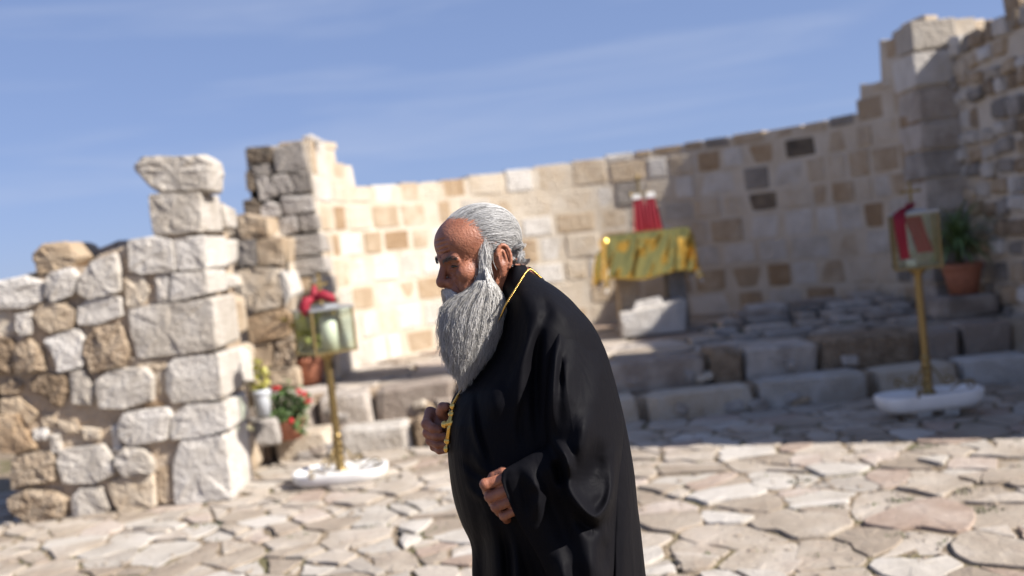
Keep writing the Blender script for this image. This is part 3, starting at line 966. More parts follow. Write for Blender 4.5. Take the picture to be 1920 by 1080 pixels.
def ribbon(name, pts, width, label, th=.004, wdir=(0, 1, 0), cat='cloth'):
    """a narrow cloth band along pts, with folds and thickness"""
    P = [Vector(p) for p in pts]
    Q = []
    for i in range(len(P) - 1):
        for t in np.linspace(0, 1, 9)[:-1]:
            p0, p1, p2, p3 = P[max(i - 1, 0)], P[i], P[i + 1], P[min(i + 2, len(P) - 1)]
            Q.append(0.5 * ((2 * p1) + (-p0 + p2) * t + (2 * p0 - 5 * p1 + 4 * p2 - p3) * t * t + (-p0 + 3 * p1 - 3 * p2 + p3) * t ** 3))
    Q.append(P[-1])
    M_ = 10
    vs, fs = [], []
    wd = Vector(wdir).normalized()
    for side in (0, 1):
        for i, q in enumerate(Q):
            t = (Q[min(i + 1, len(Q) - 1)] - Q[max(i - 1, 0)]).normalized()
            nn = t.cross(wd).normalized()
            for k in range(M_):
                s = k / (M_ - 1) - .5
                f = .012 * math.sin(s * 17 + i * .13) * min(1, i / 6)
                vs.append(tuple(q + wd * s * width + nn * (f + (th if side else 0))))
    n = len(Q)
    for side in (0, 1):
        o = side * n * M_
        for i in range(n - 1):
            for k in range(M_ - 1):
                a = o + i * M_ + k
                q = (a, a + 1, a + M_ + 1, a + M_)
                fs.append(q if side else q[::-1])
    o = mesh(name, vs, fs, M_RED, None, True)
    return tag(o, label, cat)

YL = 6.85
gxr = at_y(1742, 745, YL); gxl = at_y(640, 890, YL)
def zz(u, v): return at_y(u, v, YL)[2]
tray(gxr[0] + .0, YL, .075, .185, .74, .34, 'white marble tray raised on feet in shade under the right lantern', True, .02)
tray(gxl[0] + .0, YL - .02, .016, .1, .66, .4, 'white marble tray on the sunlit paving under the left lantern', False, -.06)
LR = lantern((gxr[0], YL, 0), (.16, zz(1720, 503), zz(1710, 397), zz(1697, 342)), -.3, .285, 'brass glass-box lantern with two red cloths standing in shade on the right', 'lanterns on poles', .72)
LL = lantern((gxl[0], YL, 0), (.06, zz(625, 660), zz(615, 575), zz(605, 512)), .62, .3, 'brass glass-box lantern with a red bow, standing in sun left of the man', 'lanterns on poles', .66)
# candles and cups inside
def candle(loc, h, r, label):
    o = empty('candle', loc)
    mesh('wax', *lathe([(r, 0), (r, h), (r * .8, h + .003), (r * .2, h - .004)], 18), M_WAX, o, True)
    mesh('wick', *lathe([(.002, h - .005), (.002, h + .015)], 6), M_SOIL, o)
    return tag(o, label, 'candle')
candle((gxl[0] + .03, YL, zz(625, 660) + .0142),   .23, .058, 'thick white candle inside the left lantern')
candle((gxr[0] - .06, YL - .06, zz(1720, 503) + .0142), .05, .035, 'short white candle inside the right lantern')
# red cloth on the right lantern: over the top and hanging at the left
zt = zz(1710, 397)
x0, y0 = gxr[0], YL
ribbon('red_cloth', [(x0 + .02, y0 - .12, zt - .28), (x0 - .02, y0 - .1, zt - .12), (x0 - .04, y0 - .08, zt - .03)], .13, 'dark red cloth hanging inside the right lantern', wdir=(1, .25, 0))
ribbon('red_cloth', [(x0 - .15, y0 - .19, zt - .31), (x0 - .165, y0 - .2, zt - .2), (x0 - .17, y0 - .19, zt - .06), (x0 - .14, y0 - .15, zt + .012), (x0 - .06, y0 - .09, zt + .03), (x0 - .02, y0 - .04, zt + .06)], .085, 'bright red cloth hanging outside the left of the right lantern', wdir=(1, .35, 0))
zt = zz(615, 575)
x0 = gxl[0] - .02
bow = merge([tube([(x0 + .01, YL - .12, zt + .16), (x0 + .0, YL - .12, zt + .1), (x0 + .0, YL - .125, zt + .06)], [.012, .03, .03], 8),
             tube([(x0, YL - .13, zt + .07), (x0 + .06, YL - .14, zt + .09), (x0 + .12, YL - .13, zt + .06), (x0 + .13, YL - .13, zt + .03)], [.02, .035, .03, .012], 8),
             tube([(x0, YL - .13, zt + .07), (x0 - .05, YL - .15, zt + .06), (x0 - .07, YL - .16, zt + .01), (x0 - .06, YL - .16, zt - .04)], [.02, .035, .04, .015], 8)])
tag(mesh('red_bow', *bow, M_RED, None, True), 'crimson ribbon bow tied on top of the left lantern', 'ribbon')

# ------------------------------------------------------------------ altar
YA = 10.15
al, ar = at_y(1138, 443, YA), at_y(1292, 425, YA)
ax, aw, atop = (al[0] + ar[0]) / 2, ar[0] - al[0], (al[2] + ar[2]) / 2 - .01
ay, ad = YA + .3, .55
alt = empty('altar_table', (ax, ay, PLAT))
tag(alt, 'stone altar table under the gold cloth before the curved wall', 'altar')
tt = atop - PLAT
mesh('slab', *box(-aw / 2 + .015, aw / 2 - .015, -ad / 2 + .01, ad / 2 - .01, tt - .09, tt - .008), M_WHITE, alt)
for x in (-aw * .3, aw * .32):
    mesh('support', *box(x - .09, x + .09, -ad * .3, ad * .3, -.02, tt - .0905), M_TAN if x < 0 else M_GREY, alt)
def drape(name, w, d, hang, mt, loc, amp, seed, label, hem, corner=1.1):
    NX, NY = 96, 80
    vs, fs = [], []
    for j in range(NY + 1):
        for i in range(NX + 1):
            x = (i / NX - .5) * (w + 2 * hang); y = (j / NY - .5) * (d + 2 * hang)
            ox = max(abs(x) - w / 2, 0); oy = max(abs(y) - d / 2, 0)
            dr = math.hypot(ox, oy) if (ox > 0 and oy > 0) else max(ox, oy)
            dr = min(dr, hang * corner)
            fl = .02 + .05 * dr / hang
            px_ = math.copysign(min(abs(x), w / 2) + ox * fl + (.12 * min(ox, oy)), x)
            py_ = math.copysign(min(abs(y), d / 2) + oy * fl + (.12 * min(ox, oy)), y)
            q = Vector((x * 4.2 + seed + dr * 1.4, y * 3.0 * (1 if oy == 0 else .4), seed + dr * 1.2)) if oy >= ox else Vector((y * 4.2, dr * 1.5, seed))
            n1 = 1 - abs(mnoise.noise(q)) * 2.2
            n2 = 1 - abs(mnoise.noise(q * 2.3 + Vector((3, 7, 1)))) * 2.2
            f = amp * (n1 * .9 + n2 * .22 - .6)
            k = min(1, dr / .07)
            if oy >= ox and oy > 0: py_ += math.copysign(f * k, y)
            elif ox > 0: px_ += math.copysign(f * k, x)
            zz_ = -dr + (0.004 * n1 if dr == 0 else 0) - hem * (math.sin(x * 9 + seed) + 1) * .5 * (dr / hang) ** 2
            vs.append((px_, py_, zz_ + .004))
    for j in range(NY):
        for i in range(NX):
            a = j * (NX + 1) + i
            fs.append((a, a + 1, a + NX + 2, a + NX + 1))
    o = mesh(name, vs, fs, mt, None, True)
    o.location = loc
    md = o.modifiers.new('thick', 'SOLIDIFY'); md.thickness = .003; md.offset = 1
    return tag(o, label, 'cloth')
M_GOLD = simple('gold_foil', (0.86, 0.58, 0.14), 0.17, 1.0, bump=0.18, bscale=12)
drape('gold_cloth', aw, ad, .44, M_GOLD, (ax, ay, atop + .008), .065, 2.3, 'shiny gold foil cloth draped over the altar table', .04)
drape('white_cloth', aw - .02, ad - .01, .43, M_LACE, (ax, ay, atop - .002), .018, 2.3, 'white lace cloth showing below the corners of the gold cloth', .0, 1.32)
# hewn stone in front of the altar
p0, p1 = at_y(1160, 575, YA - .1), at_y(1284, 560, YA - .1)
sb = empty('hewn_stone', ((p0[0] + p1[0]) / 2, YA - .05, PLAT))
tag(sb, 'big pale hewn stone block lying at the foot of the altar', 'stone')
w_ = p1[0] - p0[0]
o = link('block', hull_mesh('block', [(x * w_, y * .4, z * .38) for x, y, z in [(-.5, -.45, .02), (-.47, .5, .0), (.42, -.5, .0), (.45, .5, .02), (-.5, -.4, .6), (-.46, .5, .62), (-.2, -.5, .66), (.3, -.5, .78), (.5, -.35, .8), (.5, .5, .85), (.1, .5, .8), (.36, -.5, .3), (.48, -.1, .3), (-.48, -.5, .3)]]), M_WHITE, sb)
o = link('ridge', hull_mesh('ridge', [(x * w_, y * .4, z * .38) for x, y, z in [(-.3, -.1, .6), (-.28, .4, .6), (.2, -.15, .7), (.22, .4, .7), (-.24, -.05, .86), (-.2, .3, .88), (.12, -.1, .96), (.18, .3, .96)]]), M_WHITE, sb)
# cross with red stole on the altar
cxw = at_y(1203, 400, ay)[0]
ac = empty('altar_cross', (cxw, ay + .05, atop + .0165))
tag(ac, 'brass cross standing on the gold altar cloth behind the red stole', 'cross')
ch = at_y(1199, 332, ay)[2] - atop
mesh('cross', *cross_parts(.045, ch - .05, .085, .026, .022), M_OLDBRASS, ac)
mesh('foot', *lathe([(.07, 0), (.07, .015), (.035, .03), (.03, .046)], 16), M_OLDBRASS, ac, True)
st = empty('red_stole', (cxw + .03, ay - .02, atop + .0165))
tag(st, 'crimson stole with white trim draped on a stand on the altar', 'cloth')
def fold_cloth(w0, w1, h, x0_, y0_, seed):
    vs, fs = [], []
    n, m_ = 22, 14
    for s in (0, 1):
        for j in range(m_):
            t = j / (m_ - 1)
            for i in range(n):
                r = i / (n - 1) - .5
                w = w0 + (w1 - w0) * t
                vs.append((x0_ + r * w + .03 * t * (r + .3), y0_ - .05 * t - .014 * math.sin(r * 22 + seed) * (.4 + t) + s * .006, h * (1 - t)))
    for s in (0, 1):
        for j in range(m_ - 1):
            for i in range(n - 1):
                a = s * n * m_ + j * n + i
                q = (a, a + n, a + n + 1, a + 1)
                fs.append(q if s == 0 else q[::-1])
    return vs, fs
hh_ = at_y(1200, 376, ay)[2] - atop
mesh('left_fall', *fold_cloth(.1, .15, hh_, -.055, -.03, 0), M_RED, st, True)
mesh('right_fall', *fold_cloth(.1, .15, hh_, .065, -.035, 2), M_RED, st, True)
mesh('trim', *box(-.115, -.03, -.05, -.02, hh_ + .0005, hh_ + .05), M_LACE, st)
mesh('trim', *box(.03, .115, -.05, -.02, hh_ + .0005, hh_ + .06), M_LACE, st)

# ------------------------------------------------------------------ pots and plants
def pot(base, r, h, mt, name, label, cat='pot'):
    o = empty(name, base)
    mesh('vessel', *lathe([(r * .68, 0), (r * .9, h * .78), (r * .9, h * .8), (r, h * .81), (r, h), (r * .9, h), (r * .86, h * .84)], 28), mt, o, True)
    mesh('soil', *lathe([(r * .84, h * .84), (r * .84, h * .88), (r * .3, h * .9)], 20), M_SOIL, o)
    return tag(o, label, cat)
def leaf_mesh(name, ln, wd, droop, mt, seg=6):
    vs, fs = [], []
    for i in range(seg + 1):
        t = i / seg
        a = droop * t
        x = ln * (t * math.cos(a * .6)); z = ln * t * (1 - .5 * droop * t)
        w = wd * (math.sin(math.pi * min(1, .12 + t * .88)) ** .7) * (1 if t < 1 else 0.05)
        xx = ln * .55 * droop * t * t
        vs += [(xx, -w, z), (xx - w * .35, 0, z), (xx, w, z)]
    for i in range(seg):
        for k in range(2):
            a = i * 3 + k
            fs.append((a, a + 1, a + 4, a + 3))
    me = bpy.data.meshes.new(name)
    me.from_pydata(vs, [], fs); me.update()
    me.polygons.foreach_set('use_smooth', [True] * len(fs))
    me.materials.append(mt)
    return me
def spiky(base, n, ln, wd, mt, name, label, spread, zspan, seed, stem_r=.02):
    rr = random.Random(seed)
    o = empty(name, base)
    tag(o, label, 'plant')
    mesh('stem', *tube([(0, 0, -.06), (.005, 0, zspan * .5), (0, .005, zspan)], [stem_r, stem_r * .9, stem_r * .6], 8), M_SOIL, o, True)
    vars_ = [leaf_mesh('leaf', ln * rr.uniform(.8, 1.1), wd, rr.uniform(.25, 1.0), mt) for _ in range(5)]
    for i in range(n):
        l = link('leaf', rr.choice(vars_), None, o)
        l.location = (0, 0, zspan * rr.uniform(.25, 1))
        l.rotation_euler = (0, rr.uniform(.05, 1) ** 1.1 * spread, rr.uniform(0, 6.28))
        l.scale = [rr.uniform(.75, 1.15)] * 3
    return o
pb = at_y(1808, 551, 8.75)
block('base_slab', 'rubble', M_STEP, (pb[0] - .05, pb[1], (PLAT - .02 + pb[2]) / 2), (.62, .5, pb[2] - PLAT + .03), .05, plat)
pot((pb[0], pb[1], pb[2] + .004), .175, .27, M_TERRA, 'plant_pot', 'terracotta pot in shade at the foot of the right wall')
spiky((pb[0], pb[1], pb[2] + .24), 90, .62, .015, M_LEAF, 'yucca_plant', 'dark green spiky plant in the right terracotta pot', 1.35, .26, 5)
pl = at_y(580, 702, 8.97)
pot((pl[0], pl[1], PLAT), .165, .24, M_TERRA, 'plant_pot', 'terracotta pot in sun on the platform behind the left lantern')
spiky((pl[0], pl[1], PLAT + .21), 60, .66, .036, M_YLEAF, 'aloe_plant', 'yellow green plant in the left terracotta pot', .8, .1, 6)

def foliage(n, rx, ry, rz, cz, size, seed):
    rr = random.Random(seed)
    V, F = [], []
    for _ in range(n):
        a = rr.uniform(0, 6.28); c = rr.uniform(-1, 1); r = rr.uniform(.45, 1) ** .6
        s = math.sqrt(1 - c * c)
        lump = 1 + .25 * math.sin(3 * a + seed) + .2 * math.sin(5 * c + a * 2)
        p = Vector((rx * r * s * math.cos(a) * lump, ry * r * s * math.sin(a) * lump, cz + rz * r * c * lump))
        nrm = (p - Vector((0, 0, cz)) + Vector((rr.gauss(0, .1), rr.gauss(0, .1), .08 + rr.gauss(0, .1)))).normalized()
        t = nrm.orthogonal().normalized()
        t.rotate(Matrix.Rotation(rr.uniform(0, 6.28), 3, nrm))
        bt = nrm.cross(t)
        z = size * rr.uniform(.6, 1.25)
        o = len(V)
        for (q, w, h) in ((-.9, 0, 0), (-.5, .7, .12), (.3, .85, .1), (1, 0, -.2), (.3, -.85, .1), (-.5, -.7, .12)):
            V.append(tuple(p + t * q * z + bt * w * z + nrm * h * z))
        F += [(o, o + 1, o + 2, o + 3), (o, o + 3, o + 4, o + 5)]
    return V, F
pg = at_z(545, 822, .205)
gb = empty('geranium_bush', (pg[0], pg[1], .205))
tag(gb, 'leafy green geranium bush with red flowers beside the steps', 'plant')
mesh('pot', *lathe([(.09, 0), (.12, .13), (.125, .15), (.1, .15)], 20), M_TERRA, gb, True)
tag(mesh('foliage', *foliage(620, .17, .15, .19, .22, .02, 3), M_GLEAF, gb), kind='stuff')
for k in range(9):
    a = k * .7
    mesh('stem', *tube([(0, 0, .1), (.05 * math.cos(a), .05 * math.sin(a), .22), (.11 * math.cos(a), .1 * math.sin(a), .32)], [.006, .005, .003], 6), M_GLEAF, gb)
for (u, v) in ((570, 740), (518, 728), (560, 735), (577, 752), (545, 790)):
    q = at_y(u, v, pg[1] - .12) - np.array([pg[0], pg[1], .205])
    vs, fs = foliage(26, .025, .025, .02, 0, .012, int(u))
    mesh('flower', [(x + q[0], y + q[1], z + q[2]) for x, y, z in vs], fs, M_PETAL, gb)
pk = at_z(500, 840, .2)
bs = block('support_stone', 'rubble', M_GREY, (pk[0], pk[1] + .1, .2 + .11), (.2, .25, .23), .1)
tag(bs, 'squared grey stone under the pale bucket beside the left wall', 'stone')
pot((pk[0] - .02, pk[1] + .1, .427), .075, .2, M_BUCKET, 'bucket', 'pale plastic bucket on a grey stone by the left wall end', 'bucket')
ip = empty('bucket_plant', (pk[0] - .02, pk[1] + .1, .6))
tag(ip, 'small leafy plant growing in the pale bucket', 'plant')
tag(mesh('foliage', *foliage(180, .08, .08, .15, .12, .018, 9), M_YLEAF, ip), kind='stuff')
mesh('stem', *tube([(0, 0, 0), (.01, 0, .1), (0, .01, .22)], [.006, .005, .003], 6), M_GLEAF, ip)

# ================================================================== THE MAN
DM = 2.24                           # distance of the man along the view axis
MPX = DM / FPX                      # metres per photo pixel there
AX = np.stack([RT, UP, -FW])        # picture-right, picture-up, towards the camera
def MP(u, v, w=0.0):
    d = DM - w
    return CAM + FW * d + RT * (u - 960.0) / FPX * d + UP * (540.0 - v) / FPX * d

# ---- distance fields and surface nets
class Field:
    def __init__(self, lo, hi, h):
        self.lo = np.array(lo, float); self.h = h
        self.n = np.ceil((np.array(hi) - self.lo) / h).astype(int) + 1
        ax = [self.lo[i] + h * np.arange(self.n[i]) for i in range(3)]
        self.ax = ax
        self.d = np.full(self.n, 1e3, np.float32)
    def sub(self, lo, hi):
        i0 = np.maximum(0, np.floor((np.array(lo) - self.lo) / self.h).astype(int))
        i1 = np.minimum(self.n, np.ceil((np.array(hi) - self.lo) / self.h).astype(int) + 1)
        if np.any(i1 <= i0): return None, None
        sl = tuple(slice(a, b) for a, b in zip(i0, i1))
        X, Y, Z = np.meshgrid(self.ax[0][sl[0]], self.ax[1][sl[1]], self.ax[2][sl[2]], indexing='ij')
        return sl, (X.astype(np.float32), Y.astype(np.float32), Z.astype(np.float32))
    def blend(self, sl, f, k, mode):
        a = self.d[sl]
        if mode == 'add':
            hh = np.clip(0.5 + 0.5 * (a - f) / k, 0, 1)
            self.d[sl] = a * (1 - hh) + f * hh - k * hh * (1 - hh)
        else:
            f = -f
            hh = np.clip(0.5 - 0.5 * (a - f) / k, 0, 1)
            self.d[sl] = a * (1 - hh) + f * hh + k * hh * (1 - hh)
    def ell(self, c, r, k=.008, mode='add', rot=None):
        c = np.array(c, float); r = np.array(r, float); m = r.max() + 3 * k + 2 * self.h + (.03 if mode == 'add' else 0)
        sl, G = self.sub(c - m, c + m)
        if sl is None: return
        q = [G[i] - c[i] for i in range(3)]
        if rot is not None:
            q = [sum(rot[i][j] * q[j] for j in range(3)) for i in range(3)]
        k0 = np.sqrt(sum((q[i] / r[i]) ** 2 for i in range(3)))
        k1 = np.sqrt(sum((q[i] / r[i] ** 2) ** 2 for i in range(3)))
        f = k0 * (k0 - 1) / np.maximum(k1, 1e-6)
        f = np.where(k0 < 1e-4, -r.min(), f)
        self.blend(sl, f.astype(np.float32), k, mode)
    def cone(self, a, b, ra, rb, k=.006, mode='add'):
        a = np.array(a, float); b = np.array(b, float)
        m = max(ra, rb) + 3 * k + 2 * self.h + (.03 if mode == 'add' else 0)
        sl, G = self.sub(np.minimum(a, b) - m, np.maximum(a, b) + m)
        if sl is None: return
        ba = b - a
        t = sum((G[i] - a[i]) * ba[i] for i in range(3)) / max(ba @ ba, 1e-9)
        t = np.clip(t, 0, 1)
        d = np.sqrt(sum((G[i] - a[i] - t * ba[i]) ** 2 for i in range(3))) - (ra + (rb - ra) * t)
        self.blend(sl, d.astype(np.float32), k, mode)
    def chain(self, pts, rads, k=.004, mode='add'):
        for i in range(len(pts) - 1):
            self.cone(pts[i], pts[i + 1], rads[i], rads[i + 1], k if i == 0 else .002, mode)
    def nets(self):
        D = self.d
        ins = D < 0
        n = self.n
        c = np.zeros(n - 1, np.uint8)
        for dx in (0, 1):
            for dy in (0, 1):
                for dz in (0, 1):
                    c += ins[dx:n[0] - 1 + dx, dy:n[1] - 1 + dy, dz:n[2] - 1 + dz]
        act = np.argwhere((c > 0) & (c < 8))
        idx = -np.ones(n - 1, np.int64)
        idx[tuple(act.T)] = np.arange(len(act))
        acc = np.zeros((len(act), 3)); cnt = np.zeros(len(act))
        cor = [(0, 0, 0), (1, 0, 0), (0, 1, 0), (1, 1, 0), (0, 0, 1), (1, 0, 1), (0, 1, 1), (1, 1, 1)]
        E = [(0, 1), (2, 3), (4, 5), (6, 7), (0, 2), (1, 3), (4, 6), (5, 7), (0, 4), (1, 5), (2, 6), (3, 7)]
        vals = [D[tuple((act + np.array(q)).T)] for q in cor]
        for a, b in E:
            va, vb = vals[a], vals[b]
            mk = (va < 0) != (vb < 0)
            t = np.where(mk, va / np.where(mk, va - vb, 1), 0)
            p = np.array(cor[a]) + t[:, None] * (np.array(cor[b]) - np.array(cor[a]))
            acc += p * mk[:, None]; cnt += mk
        V = self.lo + (act + acc / cnt[:, None]) * self.h
        F = []
        for axn in range(3):
            s0 = [slice(None)] * 3; s1 = [slice(None)] * 3
            s0[axn] = slice(0, n[axn] - 1); s1[axn] = slice(1, n[axn])
            A_, B_ = ins[tuple(s0)], ins[tuple(s1)]
            o1, o2 = [i for i in range(3) if i != axn]
            e = np.argwhere(A_ != B_)
            ok = (e[:, o1] > 0) & (e[:, o2] > 0) & (e[:, o1] < n[o1] - 1) & (e[:, o2] < n[o2] - 1)
            e = e[ok]
            flip = A_[tuple(e.T)]
            d1 = np.zeros(3, int); d1[o1] = 1
            d2 = np.zeros(3, int); d2[o2] = 1
            q = np.stack([idx[tuple((e - d1 - d2).T)], idx[tuple((e - d2).T)], idx[tuple(e.T)], idx[tuple((e - d1).T)]], 1)
            if axn == 1: flip = ~flip
            q[~flip] = q[~flip][:, ::-1]
            F.append(q)
        return V, np.concatenate(F)

# ---- head, in millimetres: x forward, y to the man's left (towards the camera), z up; origin between the ears
YAW, TILT = math.radians(27), math.radians(16.5)
cy_, sy_, ct_, st_ = math.cos(YAW), math.sin(YAW), math.cos(TILT), math.sin(TILT)
HF = np.array([-cy_ * ct_, -st_, sy_ * ct_])
HL = np.array([sy_, 0, cy_])
HU = np.array([-cy_ * st_, ct_, sy_ * st_])
HB = np.stack([HF, HL, HU]) @ AX     # rows: head axes in the world
HO = MP(906, 488, 0.0)
def H2W(p):                          # head millimetres to world
    return HO + (np.asarray(p, float) / 1000.0) @ HB
def W2H(p):
    return ((np.asarray(p, float) - HO) @ HB.T) * 1000.0
hd = Field((-130, -100, -150), (135, 105, 140), 1.7)
E_, C_ = hd.ell, hd.cone
E_((-4, 0, 44), (95, 75, 80), 4)
E_((42, 0, 56), (57, 62, 50), 20)          # forehead
E_((36, 0, -22), (58, 60, 78), 18)         # face
E_((42, 0, -78), (46, 48, 38), 18)         # jaw
C_((92, -6, 27), (85, -40, 28), 9.5, 8, 10); C_((92, 6, 27), (85, 40, 28), 9.5, 8, 10)   # brow ridges
for s in (-1, 1):
    E_((66, s * 47, -10), (26, 19, 22), 14)        # cheekbone
    E_((96, s * 31, 15), (15, 19, 12), 9, 'sub')   # eye socket
    E_((74, s * 31, 14), (14.5, 15.5, 13.5), 3)    # eyeball under the lids
    C_((83, s * 18, 3), (76, s * 44, 4), 4.5, 4, 5)      # bag under the eye
    C_((90, s * 20, 24), (80, s * 46, 22), 4.5, 4, 4)      # heavy upper lid fold
    C_((91, s * 17, -2), (84, s * 40, -5), 1.6, 1.2, 4, 'sub')
    E_((97, s * 13, -23), (12, 8, 9), 4)      # nostril wing
    E_((70, s * 36, -42), (22, 20, 20), 14)         # cheek
    C_((98, s * 23, -20), (82, s * 41, -56), 3, 3, 6, 'sub')    # fold from nose to mouth
    E_((105, s * 7, -33), (5, 3.2, 3.2), 2, 'sub')
C_((90, 0, 24), (111, 0, -14), 7.5, 10, 8)     # nose
E_((111, 0, -20), (12.5, 11.5, 11.5), 6)
E_((84, 0, -50), (27, 30, 22), 12)            # upper lip
C_((104, -20, -64), (104, 20, -64), 5, 5, 6)
for z_, x_ in ((43, 97), (52, 99), (62, 99), (72, 96)):      # forehead creases
    C_((x_ + 1, -30, z_ + 1), (x_ + 3, 0, z_ - 1), 1.8, 2.1, 3, 'sub'); C_((x_ + 3, 0, z_ - 1), (x_ - 9, 36, z_ + 2), 2.1, 1.4, 3, 'sub')
C_((99, -4, 40), (98, -5, 26), 1.5, 1.8, 3, 'sub'); C_((99, 5, 40), (98, 5, 26), 1.5, 1.8, 3, 'sub')
C_((88, 20, -8), (70, 48, -16), 1.3, 1.0, 3, 'sub'); C_((92, 22, -12), (74, 46, -28), 1.3, 1.0, 3, 'sub')
C_((62, 58, 30), (50, 62, 8), 1.4, 1.0, 3, 'sub')
for k_ in range(4):                           # crow's feet
    C_((70, 48, 14 - k_ * 3), (56, 58, 20 - k_ * 9), 1.2, .8, 2.5, 'sub')
C_((-26, 0, -30), (-74, 0, -135), 57, 62, 16)   # neck
for s in (-1, 1):                             # ears
    ang = math.radians(14)
    rot = np.array([[math.cos(ang), s * .35, math.sin(ang)], [-s * .35, .95, 0], [-math.sin(ang), 0, math.cos(ang)]])
    E_((-12, s * 79, -2), (18.5, 6.5, 31), 4, 'add', rot)
    E_((0, s * 74, -2), (10, 8, 20), 5, 'add')
    ring = []
    for i in range(13):
        a = math.radians(-60 + i * 24)
        ring.append((-13 - 14.5 * math.cos(a) * -1 * -1 + 2, s * (84 + 2 * math.sin(a)), 1 + 27 * math.sin(a)))
    for i in range(10):
        a0, a1 = math.radians(30 + i * 22), math.radians(52 + i * 22)
        f0 = (-11 + 16 * math.cos(a0), s * (83.5 - 2.5 * math.cos(a0)), 1 + 27 * math.sin(a0) - 4 * math.cos(a0))
        f1 = (-11 + 16 * math.cos(a1), s * (83.5 - 2.5 * math.cos(a1)), 1 + 27 * math.sin(a1) - 4 * math.cos(a1))
        C_(f0, f1, 3.6, 3.6, 2.5)
    E_((-8, s * 90, 3), (10, 7.5, 17), 3, 'sub', rot)
    C_((-16, s * 83, -14), (-14, s * 84, 14), 2.6, 2.6, 3)       # inner fold
    E_((2, s * 79, -4), (4.5, 5, 7), 3)           # tragus
    E_((-1, s * 79, -31), (8, 5.5, 10), 5)      # lobe
hv, hf = hd.nets()
hv = H2W(hv)

# ---- hands (world metres)
def hand_field(lo, hi): return Field(np.minimum(lo, hi), np.maximum(lo, hi), .0018)
def bounds(P, m):
    P = np.array(P)
    return P.min(axis=0) - m, P.max(axis=0) + m
# near (left) hand closed on the robe at the cuff
WN = .236
nh_fingers = [  # knuckle, middle joint, tip joint, tip
    [(946, 897, WN + .012), (910, 908, WN + .012), (914, 922, WN - .02), (938, 921, WN - .03)],
    [(952, 918, WN + .014), (919, 931, WN + .01), (925, 943, WN - .022), (945, 940, WN - .032)],
    [(959, 938, WN + .012), (930, 950, WN + .006), (937, 960, WN - .024), (955, 955, WN - .034)],
    [(966, 957, WN + .006), (945, 967, WN + .001), (950, 974, WN - .024), (964, 968, WN - .032)]]
fr_ = [(.0115, .0108, .0095, .008), (.0118, .011, .0098, .008), (.0112, .0104, .0094, .0078), (.0098, .0092, .0084, .007)]
allp = [MP(*q) for f in nh_fingers for q in f] + [MP(990, 930, WN - .01), MP(1040, 900, WN - .05), MP(925, 890, WN)]
nf = hand_field(*bounds(allp, .045))
for f, r in zip(nh_fingers, fr_):
    nf.chain([MP(*q) for q in f], r, .005)
    nf.ell(MP(*f[1]), (r[1] * 1.06,) * 3, .003)
nf.chain([MP(962, 905, WN - .002), MP(968, 940, WN - .004)], (.016, .014), .012)
nf.ell(MP(985, 925, WN - .02), (.034, .034, .026), .018)
nf.chain([MP(985, 925, WN - .022), MP(1040, 900, WN - .05)], (.029, .026), .014)
nf.chain([MP(968, 893, WN - .012), MP(944, 886, WN - .02), MP(926, 894, WN - .026), MP(916, 906, WN - .03)], (.015, .0125, .0115, .009), .006)
nv, nfc = nf.nets()
# far (right) hand laid on the cross
WF = -.02
fh_fingers = [
    [(806, 772, WF - .03), (800, 795, WF + .006), (812, 803, WF + .022), (824, 806, WF + .026)],
    [(808, 788, WF - .03), (802, 812, WF + .006), (818, 818, WF + .024), (833, 818, WF + .028)],
    [(811, 804, WF - .03), (807, 826, WF + .004), (820, 833, WF + .02), (834, 833, WF + .024)],
    [(816, 818, WF - .03), (814, 838, WF - .002), (824, 845, WF + .014), (835, 844, WF + .018)]]
fr2 = [(.0118, .0115, .0105, .0092), (.0115, .011, .01, .0088), (.011, .0105, .0096, .0082), (.0098, .0092, .0084, .0074)]
allp = [MP(*q) for f in fh_fingers for q in f] + [MP(860, 800, WF - .06), MP(835, 760, WF)]
ff = hand_field(*bounds(allp, .045))
for f, r in zip(fh_fingers, fr2):
    ff.chain([MP(*q) for q in f], r, .004)
    ff.ell(MP(*f[1]), (r[1] * 1.07,) * 3, .003)
ff.chain([MP(814, 782, WF - .032), MP(826, 822, WF - .034)], (.017, .014), .012)
ff.ell(MP(832, 798, WF - .035), (.036, .036, .026), .016)
ff.chain([MP(835, 798, WF - .035), MP(880, 800, WF - .05)], (.03, .032), .014)
ff.chain([MP(842, 785, WF - .02), MP(828, 772, WF + .004), MP(830, 764, WF + .016), MP(838, 762, WF + .022)], (.016, .0135, .012, .0095), .006)
fv, ffc = ff.nets()

# ---- rest of the body under the robe (coarse), one figure
DN = np.array([0, 0, -1.0])
base = MP(1040, 900, 0)
body_pts = [MP(975, 540, 0), MP(1040, 640, 0), MP(1030, 800, 0), MP(1045, 960, 0)]
hipL, hipR = MP(1050, 1000, .1), MP(1050, 1000, -.1)
kneeL, kneeR = np.array([hipL[0] - .05, hipL[1], .5]), np.array([hipR[0] + .05, hipR[1], .5])
ankL, ankR = np.array([hipL[0] - .03, hipL[1], .09]), np.array([hipR[0] + .09, hipR[1], .09])
shL, shR = MP(1060, 665, .1), MP(1010, 660, -.1)
elL, elR = MP(1100, 880, .145), MP(960, 850, -.17)
wrL, wrR = MP(1040, 900, WN - .05), MP(880, 800, WF - .05)
allp = body_pts + [hipL, hipR, ankL, ankR, shL, shR, elL, elR, wrL, wrR, np.array([ankL[0] - .2, ankL[1], 0.02]), np.array([ankR[0] - .2, ankR[1], 0.02])]
lo_, hi_ = bounds(allp, .2); lo_[2] = -.02
bf = Field(lo_, hi_, .012)
bf.chain(body_pts, (.05, .085, .12, .12), .03)
bf.cone(MP(1010, 660, .06), MP(1010, 660, -.06), .075, .075, .03)
bf.cone(MP(950, 880, 0), MP(980, 900, 0), .07, .09, .05)
